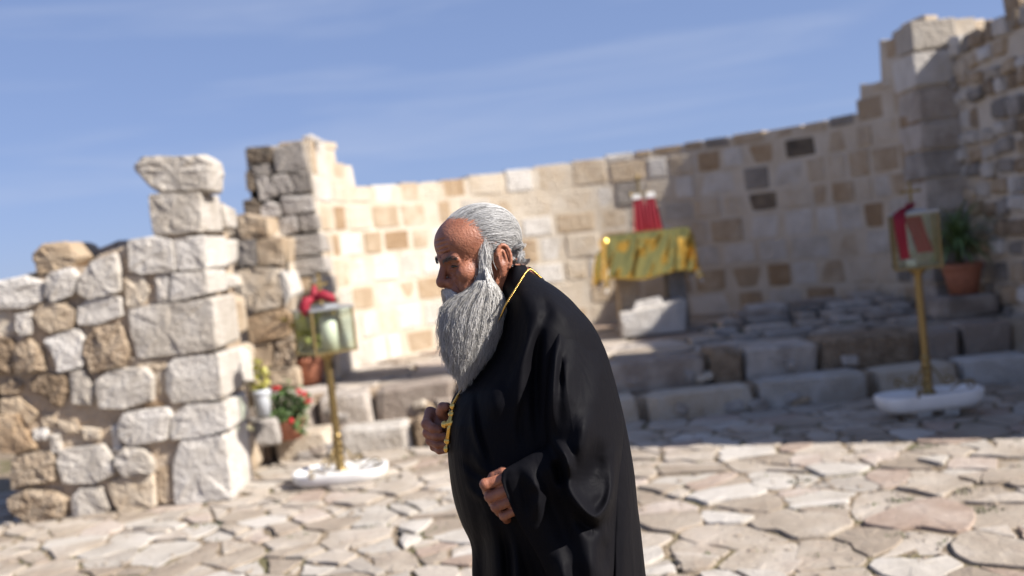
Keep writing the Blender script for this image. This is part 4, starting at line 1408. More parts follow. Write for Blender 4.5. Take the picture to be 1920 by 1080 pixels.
for h_, k_, a_ in ((hipL, kneeL, ankL), (hipR, kneeR, ankR)):
    bf.chain([h_, k_, a_], (.085, .06, .042), .02)
    bf.chain([a_ + np.array([.04, 0, -.04]), a_ + np.array([-.09, 0, -.048]), a_ + np.array([-.16, 0, -.058])], (.036, .038, .028), .02)
for s_, e_, w_ in ((shL, elL, wrL), (shR, elR, wrR)):
    bf.chain([s_, e_, w_], (.05, .036, .028), .02)
bv_, bfc_ = bf.nets()
Vall = np.concatenate([hv, nv, fv, bv_])
o1, o2, o3 = len(hv), len(hv) + len(nv), len(hv) + len(nv) + len(fv)
Fall = np.concatenate([hf, nfc + o1, ffc + o2, bfc_ + o3])
def np_mesh(name, V, F, mt, parent=None, smooth=True):
    me = bpy.data.meshes.new(name)
    V = np.asarray(V, np.float32); F = np.asarray(F, np.int32)
    me.vertices.add(len(V)); me.vertices.foreach_set('co', V.ravel())
    k = F.shape[1]
    me.loops.add(F.size); me.loops.foreach_set('vertex_index', F.ravel())
    me.polygons.add(len(F)); me.polygons.foreach_set('loop_start', np.arange(0, F.size, k, dtype=np.int32))
    me.update(calc_edges=True); me.validate()
    me.polygons.foreach_set('use_smooth', np.full(len(me.polygons), smooth))
    return link(name, me, mt, parent)

# skin: tanned, redder on forehead and nose, age spots, fine creases
mt, nt, b = mat('skin')
L = nt.links.new
geo = N(nt, 'ShaderNodeNewGeometry')
nA = N(nt, 'ShaderNodeTexNoise'); nA.inputs['Scale'].default_value = 28; nA.inputs['Detail'].default_value = 6
L(geo.outputs['Position'], nA.inputs['Vector'])
rA = N(nt, 'ShaderNodeValToRGB'); rA.color_ramp.elements[0].position = .3; rA.color_ramp.elements[1].position = .72
rA.color_ramp.elements[0].color = (.21, .074, .04, 1); rA.color_ramp.elements[1].color = (.39, .16, .092, 1)
L(nA.outputs['Fac'], rA.inputs['Fac'])
nB = N(nt, 'ShaderNodeTexNoise'); nB.inputs['Scale'].default_value = 70; nB.inputs['Detail'].default_value = 3
L(geo.outputs['Position'], nB.inputs['Vector'])
rB = N(nt, 'ShaderNodeValToRGB'); rB.color_ramp.elements[0].position = .62; rB.color_ramp.elements[1].position = .72
rB.color_ramp.elements[0].color = (0, 0, 0, 1); rB.color_ramp.elements[1].color = (.6, .6, .6, 1)
L(nB.outputs['Fac'], rB.inputs['Fac'])
mB = N(nt, 'ShaderNodeMixRGB'); L(rB.outputs['Color'], mB.inputs['Fac']); L(rA.outputs['Color'], mB.inputs['Color1'])
mB.inputs['Color2'].default_value = (.16, .07, .045, 1)
L(mB.outputs['Color'], b.inputs['Base Color'])
b.inputs['Roughness'].default_value = .5
b.inputs['Subsurface Weight'].default_value = .12
b.inputs['Subsurface Radius'].default_value = (.008, .003, .0015)
b.inputs['Subsurface Scale'].default_value = 1.0
nC = N(nt, 'ShaderNodeTexNoise'); nC.inputs['Scale'].default_value = 190; nC.inputs['Detail'].default_value = 4
L(geo.outputs['Position'], nC.inputs['Vector'])
bC = N(nt, 'ShaderNodeBump'); bC.inputs['Strength'].default_value = .6; bC.inputs['Distance'].default_value = .003
L(nC.outputs['Fac'], bC.inputs['Height']); L(bC.outputs['Normal'], b.inputs['Normal'])
M_SKIN = mt
person = np_mesh('person', Vall, Fall, M_SKIN)
tag(person, 'bearded man in a black robe walking with bowed head, hands at his belly', 'person')

# ---- strands as thin three-sided tapering tubes
def strands(name, P, r0, r1, mt, parent):
    """P: (n, k, 3) world points"""
    n, k, _ = P.shape
    T = np.gradient(P, axis=1)
    T /= np.maximum(np.linalg.norm(T, axis=2, keepdims=True), 1e-9)
    ref = np.broadcast_to(np.array([.3, .9, .33]), T.shape)
    A1 = np.cross(T, ref); A1 /= np.maximum(np.linalg.norm(A1, axis=2, keepdims=True), 1e-9)
    A2 = np.cross(T, A1)
    t = np.linspace(0, 1, k)
    rad = (r0 + (r1 - r0) * t ** 1.5)[None, :, None]
    V = np.stack([P + rad * (math.cos(a) * A1 + math.sin(a) * A2) for a in (0, 2.0944, 4.18879)], axis=2)   # n,k,3,3
    V = V.reshape(-1, 3)
    i = np.arange(n)[:, None, None] * k * 3 + np.arange(k - 1)[None, :, None] * 3
    q = np.arange(3)[None, None, :]
    a = i + q; b_ = i + (q + 1) % 3
    F = np.stack([a, b_, b_ + 3, a + 3], axis=-1).reshape(-1, 4)
    return np_mesh(name, V, F, mt, parent, True)
def hair_mat(name, dark, light, rough=.42):
    mt, nt, b = mat(name)
    g_ = N(nt, 'ShaderNodeNewGeometry')
    r_ = N(nt, 'ShaderNodeValToRGB')
    r_.color_ramp.elements[0].color = (*dark, 1); r_.color_ramp.elements[1].color = (*light, 1)
    r_.color_ramp.elements[0].position = 0.0; r_.color_ramp.elements[1].position = .75
    nt.links.new(g_.outputs['Random Per Island'], r_.inputs['Fac'])
    nt.links.new(r_.outputs['Color'], b.inputs['Base Color'])
    b.inputs['Roughness'].default_value = rough
    b.inputs['Specular IOR Level'].default_value = .6
    return mt
M_HAIR = hair_mat('grey_hair', (.13, .128, .125), (.5, .49, .48))
M_BEARD = hair_mat('grey_beard', (.2, .19, .175), (.66, .64, .61))
M_STACHE = hair_mat('moustache_hair', (.3, .28, .26), (.75, .72, .69))
M_BROWH = hair_mat('brow_hair', (.02, .018, .016), (.12, .11, .1))
hr = np.random.default_rng(3)

# hair combed back over the skull: walk each strand over the skull ellipsoid
EC, ER = np.array([-4, 0, 44.]), np.array([95, 75, 80.])
EC2, ER2 = np.array([42, 0, 56.]), np.array([57, 62, 50.])
def skull_push(p, lift):
    """push points out to the skull surface (union of two ellipsoids) plus lift"""
    q = (p - EC) / ER; m_ = np.linalg.norm(q, axis=-1, keepdims=True)
    pa = EC + (p - EC) / np.maximum(m_, 1e-6) * (1 + lift / 85)
    q2 = (pa - EC2) / ER2; m2 = np.linalg.norm(q2, axis=-1, keepdims=True)
    pb = EC2 + (pa - EC2) / np.maximum(m2, 1e-6) * (1 + lift / 55)
    ins = m2 < 1
    return np.where(ins, pb, pa)
def comb(n, seed):
    r = np.random.default_rng(seed)
    out = []
    while sum(len(o) for o in out) < n:
        d = r.normal(size=(n * 3, 3))
        d /= np.linalg.norm(d, axis=1, keepdims=True)
        p = EC + d * ER
        x, y, z = p.T
        ay_ = np.abs(y)
        top = z > 70
        # receding hairline: far forward on the crown, back at the temples, then down in front of the ear
        line = np.where(z > 88, 60 - .012 * (ay_ - 0) ** 2 + (z - 88) * .6, np.where(z > 45, 20 + (z - 45) * .35, 22 - (45 - z) * .1))
        ok = (x < line + r.normal(0, 6, len(x))) & (z > -25 + .25 * (x + 100)) & (x > -110)
        ok &= ~((ay_ > 60) & (z < 22) & (x > -26) & (x < 12))
        out.append(p[ok])
    return np.concatenate(out)[:n]
roots = comb(13000, 5)
K = 10
P = np.zeros((len(roots), K, 3)); P[:, 0] = roots
sideR = np.sign(roots[:, 1])
ln = hr.uniform(5.5, 11, len(roots))
lift = hr.uniform(1.0, 5.0, len(roots))
wob = hr.normal(0, .05, (len(roots), 3))
for k_ in range(1, K):
    p = P[:, k_ - 1]
    dirv = np.stack([-np.ones(len(p)), -.12 * p[:, 1] / 75, np.where(p[:, 2] > 40, -.18, -.55) - .5 * (p[:, 0] < -60)], 1) + wob + hr.normal(0, .03, (len(p), 3))
    q = p + dirv / np.linalg.norm(dirv, axis=1, keepdims=True) * ln[:, None]
    P[:, k_] = skull_push(q, (lift * min(1, k_ / 3))[:, None])
P[:, 0] = skull_push(P[:, 0], -1.0)
hair = strands('hair', H2W(P), .00038, .0002, M_HAIR, person)
tag(hair, 'grey hair combed back over a balding crown')
# curls at the nape
curl = []
for c_ in range(26):
    cu, cv = hr.uniform(952, 978), hr.uniform(448, 500)
    if cv > 470: cu = hr.uniform(958, 982)
    cw = hr.uniform(-.06, .05)
    c0 = MP(cu, cv, cw)
    rad = hr.uniform(.006, .011); ph = hr.uniform(0, 6.28); tw = hr.choice([-1, 1])
    axd = hr.normal(size=3); axd /= np.linalg.norm(axd)
    e1 = np.cross(axd, [0, 0, 1.0]); e1 /= np.linalg.norm(e1); e2 = np.cross(axd, e1)
    for _ in range(34):
        t = np.linspace(0, 1, K) * hr.uniform(.7, 1.2)
        a = ph + tw * t * 6.5 + hr.normal(0, .15)
        rr_ = rad * (1.15 - .5 * t) * hr.uniform(.75, 1.15)
        o_ = hr.normal(0, .0018, 3)
        curl.append(c0 + o_ + np.outer(rr_ * np.cos(a), e1) + np.outer(rr_ * np.sin(a), e2) + np.outer((t - .5) * .016, axd))
strands('nape_curls', np.array(curl), .0005, .0003, M_HAIR, person)

# beard: cross-sections down the picture, filled with wavy strands
bv = np.array([500, 520, 540, 560, 580, 620, 660, 690, 715, 735, 746])
bl = np.array([899, 895, 878, 846, 830, 826, 831, 838, 848, 856, 862])
br_ = np.array([915, 921, 934, 944, 945, 936, 920, 905, 891, 880, 872])
bd = np.array([.025, .045, .062, .066, .068, .066, .058, .046, .034, .022, .01])
bw = np.array([.07, .065, .055, .052, .054, .058, .06, .062, .064, .066, .066])
def beard_pts(n, seed, rho_min=0.0, rho_max=1.0):
    r = np.random.default_rng(seed)
    K_ = 16
    phi = r.uniform(0, 2 * math.pi, n)
    rho = np.sqrt(r.uniform(rho_min ** 2, rho_max ** 2, n))
    cu_ = rho * np.cos(phi); cw_ = rho * np.sin(phi)
    v0 = np.where(cu_ > .2, r.uniform(500, 570, n), r.uniform(525, 590, n))
    vmax = 748 - 70 * np.abs(cu_) ** 1.5 - 25 * np.abs(cw_) ** 2
    v1 = v0 + (vmax - v0) * (1 - .75 * r.power(2.2, n) * r.uniform(0, 1, n))
    t = np.linspace(0, 1, K_)[None, :]
    V_ = v0[:, None] + (v1 - v0)[:, None] * t
    Lf = np.interp(V_, bv, bl); Rg = np.interp(V_, bv, br_); Dp = np.interp(V_, bv, bd); Wc = np.interp(V_, bv, bw)
    # strands keep a little of their own course
    fq = r.uniform(1.5, 5.0, (n, 1)); ph = r.uniform(0, 6.28, (n, 1)); am = r.uniform(.8, 4.6, (n, 1))
    fq2 = r.uniform(4, 8, (n, 1)); ph2 = r.uniform(0, 6.28, (n, 1)); am2 = r.uniform(.3, 1.3, (n, 1))
    U_ = (Lf + Rg) / 2 + (Rg - Lf) / 2 * cu_[:, None] + (am * np.sin(fq * 6.28 * t + ph) + am2 * np.sin(fq2 * 6.28 * t + ph2)) * (.25 + .75 * t) + r.normal(0, 4.5, (n, 1)) * t ** 1.5
    W_ = Wc + Dp * cw_[:, None] + .0012 * (am * np.cos(fq * 6.28 * t + ph * 1.3)) * (.25 + .75 * t)
    d = DM - W_
    return CAM + d[..., None] * FW + (d * (U_ - 960) / FPX)[..., None] * RT + (d * (540 - V_) / FPX)[..., None] * UP
P = np.concatenate([beard_pts(9000, 1, .7), beard_pts(3500, 2, 0), beard_pts(350, 4, 1.0, 1.12)])
beard = strands('beard', P, .00042, .0002, M_BEARD, person)
tag(beard, 'long wavy grey beard reaching the belly')
# sideburn and cheek hair in front of the ear
n = 900
r = np.random.default_rng(8)
s_ = r.uniform(0, 1, n)
u0 = np.interp(s_, [0, .4, 1], [908, 907, 896]) + r.normal(0, 3.6, n)
v0 = np.interp(s_, [0, .4, 1], [436, 490, 545]) + r.normal(0, 5, n)
t = np.linspace(0, 1, 10)[None, :]
lenp = r.uniform(28, 70, n)[:, None]
U_ = u0[:, None] + (r.normal(4, 5, n)[:, None]) * t + 1.2 * np.sin(r.uniform(4, 10, (n, 1)) * t + r.uniform(0, 6, (n, 1)))
V_ = v0[:, None] + lenp * t
w0 = np.interp(s_, [0, .4, 1], [.07, .078, .078])[:, None] + r.uniform(-.004, .006, (n, 1)) + .012 * t
d = DM - w0
P = CAM + d[..., None] * FW + (d * (U_ - 960) / FPX)[..., None] * RT + (d * (540 - V_) / FPX)[..., None] * UP
strands('sideburn', P, .0004, .0002, M_BEARD, person)
# moustache: from the middle of the lip to both sides
n = 2600
s_ = r.uniform(-1, 1, n)
y0 = s_ * 24
root = np.stack([109.5 - .008 * y0 ** 2 + r.normal(0, 1.5, n), y0, -42 - .12 * np.abs(y0) + r.normal(0, 3, n)], 1)
sg = np.sign(y0 + r.normal(0, 4, n))
t = np.linspace(0, 1, 9)
tip = root + np.stack([-7 - .4 * np.abs(y0) + r.normal(0, 3, n), sg * (8 + r.uniform(0, 16, n)), -18 - r.uniform(0, 22, n)], 1)
P = root[:, None, :] + (tip - root)[:, None, :] * t[None, :, None]
P[:, :, 0] += (3.5 * np.sin(math.pi * t * .8))[None, :]
P += r.normal(0, .5, P.shape)
strands('moustache', H2W(P), .0005, .0003, M_STACHE, person)
for s in (1, -1):                     # eyebrows and eyes
    n = 130
    a = r.uniform(0, 1, n)
    root = np.stack([101 - 17 * a ** 1.6, s * (12 + 36 * a), 23 + 6 * np.sin(a * 2.6) + r.normal(0, 2, n)], 1)
    tip = root + np.stack([1 - 5 * a, s * (5 + r.uniform(0, 5, n)), r.normal(1.5, 2.5, n)], 1)
    P = root[:, None, :] + (tip - root)[:, None, :] * np.linspace(0, 1, 5)[None, :, None]
    P[:, :, 0] += 2.5 * np.sin(np.linspace(0, 3.1, 5))[None, :]
    strands('eyebrow', H2W(P), .0005, .0002, M_BROWH, person)
M_EYE = simple('eye_dark', (.02, .014, .01), .12)
for s in (1, -1):
    pts_ = []
    for i in range(9):
        a = -1 + 2 * i / 8
        pts_.append(H2W((88.6 - 6.2 * a * a - 2.0 * a, s * (31 + 13.5 * a), 10.5 - 3.0 * a * a)))
    mesh('eye', *tube(pts_, [.0008, .0018, .0026, .0031, .0033, .003, .0025, .0017, .0008], 8), M_EYE, person, True)

# ---- the robe
mt, nt, b = mat('black_satin')
L = nt.links.new
b.inputs['Base Color'].default_value = (.0058, .0056, .0072, 1)
b.inputs['Roughness'].default_value = .6
b.inputs['Specular IOR Level'].default_value = .05
b.inputs['Sheen Weight'].default_value = .0
b.inputs['Sheen Roughness'].default_value = .4
b.inputs['Sheen Tint'].default_value = (.62, .64, .75, 1)
geo = N(nt, 'ShaderNodeNewGeometry')
nA = N(nt, 'ShaderNodeTexNoise'); nA.inputs['Scale'].default_value = 11; nA.inputs['Detail'].default_value = 3; nA.inputs['Distortion'].default_value = .6
mpA = N(nt, 'ShaderNodeMapping'); mpA.inputs['Scale'].default_value = (1.4, 1.4, .55)
L(geo.outputs['Position'], mpA.inputs['Vector']); L(mpA.outputs['Vector'], nA.inputs['Vector'])
nB = N(nt, 'ShaderNodeTexNoise'); nB.inputs['Scale'].default_value = 900; nB.inputs['Detail'].default_value = 2
L(geo.outputs['Position'], nB.inputs['Vector'])
bA = N(nt, 'ShaderNodeBump'); bA.inputs['Strength'].default_value = .3; bA.inputs['Distance'].default_value = .02
bB = N(nt, 'ShaderNodeBump'); bB.inputs['Strength'].default_value = .25; bB.inputs['Distance'].default_value = .0008
L(nA.outputs['Fac'], bA.inputs['Height']); L(nB.outputs['Fac'], bB.inputs['Height']); L(bA.outputs['Normal'], bB.inputs['Normal'])
L(bB.outputs['Normal'], b.inputs['Normal'])
M_ROBE = mt
M_COLLAR = simple('black_knit', (.005, .005, .006), .8, bump=.8, bscale=420)

def pdist(U, V, poly):
    d = np.full(U.shape, 1e9)
    for (x0, y0), (x1, y1) in zip(poly[:-1], poly[1:]):
        dx, dy = x1 - x0, y1 - y0
        t = np.clip(((U - x0) * dx + (V - y0) * dy) / (dx * dx + dy * dy), 0, 1)
        d = np.minimum(d, np.hypot(U - x0 - t * dx, V - y0 - t * dy))
    return d
def smooth_line(p, n=6):
    P_ = [np.array(q, float) for q in p]
    out = []
    for i in range(len(P_) - 1):
        p0, p1, p2, p3 = P_[max(i - 1, 0)], P_[i], P_[i + 1], P_[min(i + 2, len(P_) - 1)]
        for t in np.linspace(0, 1, n, endpoint=False):
            out.append(0.5 * ((2 * p1) + (-p0 + p2) * t + (2 * p0 - 5 * p1 + 4 * p2 - p3) * t * t + (-p0 + 3 * p1 - 3 * p2 + p3) * t ** 3))
    return out + [P_[-1]]
def folds(U, V, strokes):
    f = np.zeros(U.shape)
    for pl_, amp, wd in strokes:
        ln = smooth_line(pl_)
        sg = [0.0]
        for p, q in zip(ln[:-1], ln[1:]): sg.append(sg[-1] + float(np.hypot(*(q - p))))
        best = np.full(U.shape, 1e9); par = np.zeros(U.shape)
        for i, (p, q) in enumerate(zip(ln[:-1], ln[1:])):
            dx, dy = q - p
            t = np.clip(((U - p[0]) * dx + (V - p[1]) * dy) / (dx * dx + dy * dy), 0, 1)
            d = np.hypot(U - p[0] - t * dx, V - p[1] - t * dy)
            m_ = d < best
            best = np.where(m_, d, best); par = np.where(m_, (sg[i] + t * (sg[i + 1] - sg[i])) / sg[-1], par)
        tap = np.clip(np.minimum(par, 1 - par) / .4, 0, 1)
        tap = tap * tap * (3 - 2 * tap)
        w_ = wd * 1.1
        f += amp * (.15 + .85 * tap) * np.exp(-(best / w_) ** 2)
    return f
def MPn(U, V, W_):
    d = DM - W_
    return CAM + d[..., None] * FW + (d * (U - 960) / FPX)[..., None] * RT + (d * (540 - V) / FPX)[..., None] * UP

rows = np.array([(497, 953, 985, .05), (508, 948, 994, .062), (520, 943, 1012, .082), (535, 938, 1037, .112), (555, 938, 1063, .15), (580, 938, 1087, .18), (610, 934, 1111, .202), (650, 922, 1131, .215), (700, 888, 1148, .22), (740, 852, 1160, .222),
                 (790, 841, 1172, .225), (840, 839, 1182, .23), (890, 843, 1190, .235), (930, 849, 1194, .235), (985, 866, 1199, .232), (1015, 881, 1201, .23), (1080, 888, 1205, .228), (1250, 905, 1224, .24), (1480, 915, 1246, .26), (1716, 925, 1268, .28)], float)
vv_ = np.concatenate([np.arange(497, 1100, 3.5), np.arange(1100, 1716, 14), [1716]])
NT = 220
th = np.linspace(0, 2 * math.pi, NT, endpoint=False)
def crow(col):
    # smooth interpolation through the table
    x = rows[:, 0]; y = rows[:, col]
    m_ = np.gradient(y, x)
    i = np.clip(np.searchsorted(x, vv_) - 1, 0, len(x) - 2)
    h = x[i + 1] - x[i]; t = (vv_ - x[i]) / h
    return (2 * t ** 3 - 3 * t ** 2 + 1) * y[i] + (t ** 3 - 2 * t ** 2 + t) * h * m_[i] + (-2 * t ** 3 + 3 * t ** 2) * y[i + 1] + (t ** 3 - t ** 2) * h * m_[i + 1]
Lf, Rg, Dp = crow(1)[:, None], crow(2)[:, None], crow(3)[:, None]
cs, sn = np.cos(th)[None, :], np.sin(th)[None, :]
U_ = (Lf + Rg) / 2 + (Rg - Lf) / 2 * np.sign(cs) * np.abs(cs) ** .92
fr_x = np.where(cs < 0, 1.0, 0.0) * np.clip((800 - vv_[:, None]) / 120, 0, 1)
W_ = Dp * np.sign(sn) * np.abs(sn) ** (.88 + .75 * fr_x)
V_ = np.broadcast_to(vv_[:, None], U_.shape).copy()
body_folds = [
    ([(1002, 590), (985, 650), (960, 705), (950, 760)], .009, 11), ([(975, 640), (955, 690), (945, 740)], -.006, 7), ([(1014, 600), (1003, 680), (1000, 760)], -.012, 8),
    ([(930, 690), (925, 740), (935, 800)], .008, 18), ([(893, 735), (897, 800), (912, 850), (926, 892)], -.009, 4), ([(884, 735), (888, 800), (902, 850), (915, 892)], .006, 6),
    ([(862, 800), (868, 870), (880, 930)], .006, 12), ([(905, 930), (925, 1000), (930, 1080), (935, 1300)], .014, 14), ([(930, 960), (950, 1040), (955, 1200)], -.014, 10), ([(895, 960), (905, 1040), (908, 1250)], -.008, 8),
    ([(965, 985), (985, 1040), (1000, 1120), (1005, 1400)], -.02, 12), ([(945, 985), (968, 1050), (975, 1300)], .014, 10), ([(870, 900), (895, 930), (920, 935)], .005, 7), ([(860, 850), (890, 885), (930, 900)], -.005, 7),
    ([(1020, 600), (1008, 680), (1006, 780), (1012, 840)], -.012, 7), ([(990, 620), (975, 720), (968, 820)], .008, 10), ([(982, 740), (975, 800), (985, 850)], -.007, 6), ([(880, 830), (905, 880), (940, 885)], .005, 6),
    ([(1156, 850), (1151, 960), (1146, 1080), (1150, 1400)], -.012, 6), ([(1172, 850), (1174, 960), (1172, 1100), (1190, 1500)], .01, 10), ([(1030, 560), (1060, 590), (1075, 620)], .006, 14), ([(1010, 545), (1025, 580), (1020, 620)], -.006, 10)]
near = np.clip(sn * 2.5, 0, 1)
W_ = W_ + 1.6 * folds(U_, V_, body_folds) * near
# general hanging folds further down, all round
hang = np.clip((V_ - 950) / 300, 0, 1)
ripple = .014 * np.sin(th * 7 + .6)[None, :] + .006 * np.sin(th * 13 + 1.0)[None, :]
U_ = U_ + (ripple * cs * hang) / MPX
W_ = W_ + ripple * sn * hang
RV = MPn(U_, V_, W_)
RV[..., 2] = np.maximum(RV[..., 2], .022)
nr = len(vv_)
ii = np.arange(nr - 1)[:, None]; jj = np.arange(NT)[None, :]
RF = np.stack([ii * NT + jj, ii * NT + (jj + 1) % NT, (ii + 1) * NT + (jj + 1) % NT, (ii + 1) * NT + jj], -1).reshape(-1, 4)
robe = np_mesh('robe', RV.reshape(-1, 3), RF, M_ROBE, person)
tag(robe, 'floor-length black satin robe')

# the wide near sleeve: outline points with their depth
SO = [(1042, 584, .125), (1075, 574, .075), (1108, 604, .025), (1134, 653, .02), (1150, 703, .02), (1163, 753, .03), (1170, 800, .05), (1168, 850, .09), (1161, 920, .12), (1156, 1000, .14), (1150, 1080, .18), (1140, 1180, .2),
      (1100, 1250, .23), (1060, 1200, .25), (1036, 1110, .258), (1012, 1050, .262), (986, 1005, .264), (971, 978, .266), (956, 945, .268), (942, 908, .268), (940, 896, .265), (945, 881, .26), (975, 863, .25), (1004, 846, .24),
      (1025, 830, .222), (1017, 790, .2), (1011, 730, .19), (1016, 670, .17), (1027, 620, .145)]
c0 = np.array([1085, 880.])
ol = np.array(smooth_line([np.array(q) for q in SO + SO[:1]], 7))[:-1]
an = np.unwrap(np.arctan2(ol[:, 1] - c0[1], ol[:, 0] - c0[0]))
NA, NR = 360, 84
# resample by arc length
seg = np.concatenate([[0], np.cumsum(np.hypot(*np.diff(np.vstack([ol, ol[:1]])[:, :2], axis=0).T))])
olc = np.vstack([ol, ol[:1]])
sa = np.linspace(0, seg[-1], NA, endpoint=False)
BO = np.stack([np.interp(sa, seg, olc[:, k]) for k in range(3)], 1)
s_ = (np.arange(NR + 1) / NR)[:, None]
U_ = c0[0] + (BO[None, :, 0] - c0[0]) * s_
V_ = c0[1] + (BO[None, :, 1] - c0[1]) * s_
g_ = np.clip(1 - s_ ** 2, 0, 1) ** .62
wb_ = BO[None, :, 2]
Wn_ = wb_ + (.285 - wb_) * g_
sl_folds = [
    ([(1050, 598), (1040, 680), (1033, 760), (1034, 825)], .02, 11), ([(1030, 640), (1022, 720), (1022, 800)], -.02, 7), ([(1068, 640), (1060, 720), (1062, 800)], .008, 14), ([(1053, 650), (1048, 740)], -.009, 6),
    ([(1032, 829), (1050, 842), (1064, 866), (1067, 902)], .024, 9), ([(1040, 858), (1050, 884), (1055, 918)], -.022, 9),
    ([(1131, 815), (1118, 855), (1102, 900), (1116, 938)], -.022, 19), ([(1125, 850), (1120, 930)], -.01, 16),
    ([(1051, 884), (1066, 915), (1082, 941), (1106, 966), (1127, 963), (1147, 925), (1153, 850)], .026, 10), ([(1075, 955), (1105, 990), (1130, 985)], -.014, 12),
    ([(1098, 760), (1094, 820), (1080, 880)], .014, 15), ([(1120, 640), (1128, 720), (1138, 800)], .008, 20),
    ([(1012, 880), (1030, 930), (1055, 985), (1070, 1060)], -.015, 20), ([(985, 876), (1002, 905), (1012, 930), (1003, 985)], .015, 11), ([(972, 884), (984, 930), (990, 975)], -.004, 7),
    ([(1100, 1000), (1112, 1080), (1108, 1180)], .018, 20), ([(1135, 1000), (1132, 1080)], -.012, 10), ([(1045, 1020), (1060, 1100), (1075, 1180)], .014, 14),
    ([(945, 882), (942, 906), (956, 946), (971, 978)], .005, 4), ([(951, 884), (949, 906), (962, 944), (977, 974)], -.003, 3)]
fade = np.clip((1 - s_) * 9, 0, 1)
fade = np.where(np.hypot(U_ - 956, V_ - 930) < 60, np.maximum(fade, .6), fade)
Wn_ = Wn_ + 1.6 * folds(U_, V_, sl_folds) * fade
Wr_ = wb_ - .012 - .05 * g_ - np.where(s_ > .999, -.012, 0)
Wn_ = np.where(s_ < .995, np.maximum(Wn_, Wr_ + .012), Wn_)
nvt = (NR + 1) * NA
SV = np.concatenate([MPn(U_, V_, Wn_).reshape(-1, 3), MPn(U_, V_, Wr_).reshape(-1, 3)])
ii = np.arange(NR)[:, None]; jj = np.arange(NA)[None, :]
fq_ = np.stack([ii * NA + jj, ii * NA + (jj + 1) % NA, (ii + 1) * NA + (jj + 1) % NA, (ii + 1) * NA + jj], -1).reshape(-1, 4)
SF = np.concatenate([fq_[:, ::-1], fq_ + nvt])
slv = np_mesh('sleeve', SV, SF, M_ROBE, person)
tag(slv, 'wide hanging bell sleeve of the near arm')
# the far sleeve
fs_ = [MP(1010, 610, -.16), MP(985, 720, -.21), MP(955, 830, -.2), MP(905, 815, -.13), MP(866, 803, -.085)]
fs_ = [np.array(p) for p in smooth_line(fs_, 6)]
mesh('sleeve', *tube(fs_, list(np.interp(np.linspace(0, 1, len(fs_)), [0, .5, .85, 1], [.075, .07, .055, .05])), 28), M_ROBE, person, True)
# standing collar
ax_ = np.array([-48, 0, -105.]); ax_ /= np.linalg.norm(ax_)
e1 = np.array([-ax_[2], 0, ax_[0]]); e2 = np.array([0, 1., 0])
vs, fs = [], []
nn = 56
for i, (r_, h_) in enumerate(((67, 34), (64.5, 5), (64, -3), (65.5, -4.5), (67, -3), (69, 8), (74, 36))):
    for k in range(nn):
        a = 2 * math.pi * k / nn
        p = np.array([-50, 0, -84.]) + ax_ * h_ + r_ * (math.cos(a) * e1 * 1.0 + math.sin(a) * e2 * .96) + ax_ * 9 * math.cos(a)
        vs.append(H2W(p))
for i in range(6):
    for k in range(nn):
        fs.append((i * nn + k, i * nn + (k + 1) % nn, (i + 1) * nn + (k + 1) % nn, (i + 1) * nn + k))
mesh('collar', vs, fs, M_COLLAR, person, True)

# ---- gold chain and pectoral cross
M_GOLDJ = simple('polished_gold', (.78, .5, .14), .25, 1.0)
M_GEM = simple('red_gem', (.45, .01, .015), .12)
M_ENAMEL = simple('white_enamel', (.6, .62, .66), .25)
nk = empty('pectoral_cross', tuple(MP(844, 800, .07)))
tag(nk, 'gold chain with a jewelled pectoral cross hanging below the beard', 'necklace')
nk_inv = Matrix.Translation(-Vector(nk.location))
def jew(name, vf, mt, parent=nk, smooth=True):
    vs, fs = vf
    o = mesh(name, vs, fs, mt, parent, smooth)
    if parent is nk: o.matrix_parent_inverse = nk_inv
    return o
ball_v, ball_f = lathe([(.02, -1), (.55, -.83), (.9, -.4), (1, 0), (.9, .4), (.55, .83), (.02, 1)], 8)
def ball(c, r):
    r = r if hasattr(r, '__len__') else (r, r, r)
    return [tuple(np.array(c) + RT * v[0] * r[0] + UP * v[2] * r[1] - FW * v[1] * r[2]) for v in ball_v], ball_f
def beads(path, step, r):
    P_ = np.array(smooth_line([MP(*q) for q in path], 12))
    sg = np.concatenate([[0], np.cumsum(np.linalg.norm(np.diff(P_, axis=0), axis=1))])
    return [ball([np.interp(s, sg, P_[:, k]) for k in range(3)], r) for s in np.arange(0, sg[-1], step)]
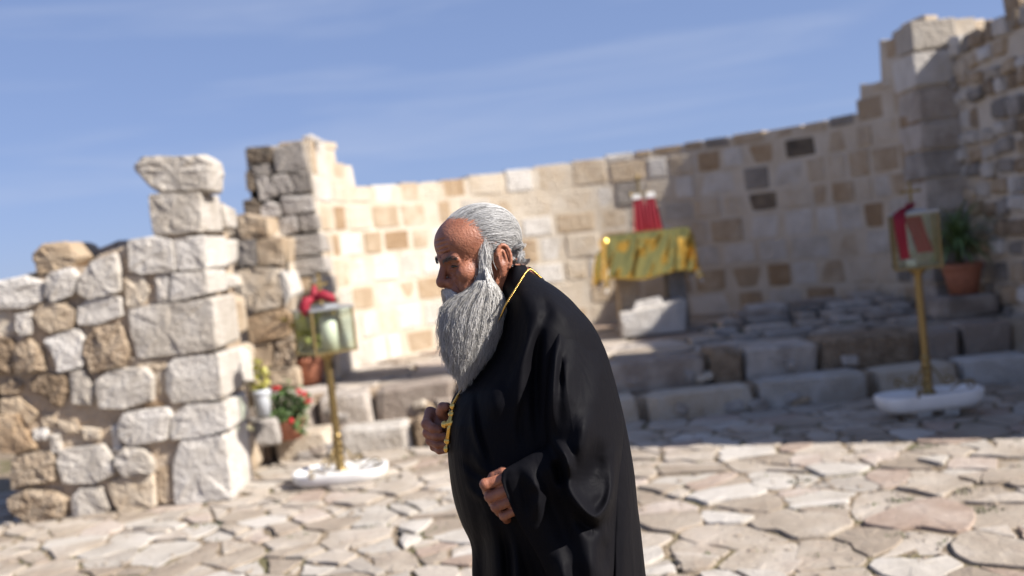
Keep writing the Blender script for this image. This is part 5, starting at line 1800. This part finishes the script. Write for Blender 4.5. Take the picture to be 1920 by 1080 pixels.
bd_ = beads([(1014, 521, .012), (1003, 511, .02), (994, 505, .035), (986, 511, .07), (976, 527, .1), (962, 550, .125), (949, 571, .13), (935, 600, .09), (890, 680, .06), (866, 728, .062), (856, 745, .072), (849, 757, .07)], .0042, .0026)
bd_ += beads([(870, 722, .06), (862, 738, .062), (852, 757, .064)], .0042, .0026)
o = jew('chain', merge(bd_), M_GOLDJ)
tag(o, kind='stuff')
def J(u, v, w=.07): return MP(u, v, w)
def bar(p, q, hw, hd):
    """a flat gold bar between two picture points"""
    p, q = np.array(p), np.array(q)
    t = (q - p) / np.linalg.norm(q - p); n_ = -FW; s = np.cross(t, n_); s /= np.linalg.norm(s)
    vs = [tuple(c + s * a * hw + n_ * b * hd) for c in (p, q) for a, b in ((-1, -.6), (-.75, 1), (.75, 1), (1, -.6))]
    return vs, [(0, 1, 2, 3), (7, 6, 5, 4), (0, 4, 5, 1), (1, 5, 6, 2), (2, 6, 7, 3), (3, 7, 4, 0)]
body_ = merge([ball(J(849, 762), (.0072, .008, .004)), ball(J(848, 771), (.0035, .0035, .0035)), bar(J(847, 775), J(839, 829), .0058, .0035), bar(J(833, 796, .0702), J(858, 790, .0702), .0058, .0035),
               ball(J(847, 777), (.0085, .0075, .0045)), ball(J(833.5, 796), (.0078, .0082, .0045)), ball(J(857, 790.5), (.0078, .0082, .0045)), ball(J(839.5, 827), (.0085, .0078, .0045)),
               ball(J(845, 793.5), (.0105, .0105, .0042)), ball(J(838, 835), (.003, .004, .003)), ball(J(837, 842), (.0066, .0085, .004))])
pend = jew('cross_pendant', body_, M_GOLDJ)
for (u, v, r) in ((849, 762, .0032), (847, 777, .0034), (833.5, 796, .003), (857, 790.5, .003), (839.5, 827, .0034), (837, 842, .004)):
    g_o = mesh('gem', *ball(J(u, v, .0755), r), M_GEM, pend, True)
    g_o.matrix_parent_inverse = nk_inv
en = mesh('enamel', *merge([ball(J(845, 794, .0765), (.0022, .008, .002)), ball(J(845, 793, .0765), (.006, .002, .002))]), M_ENAMEL, pend, True)
en.matrix_parent_inverse = nk_inv
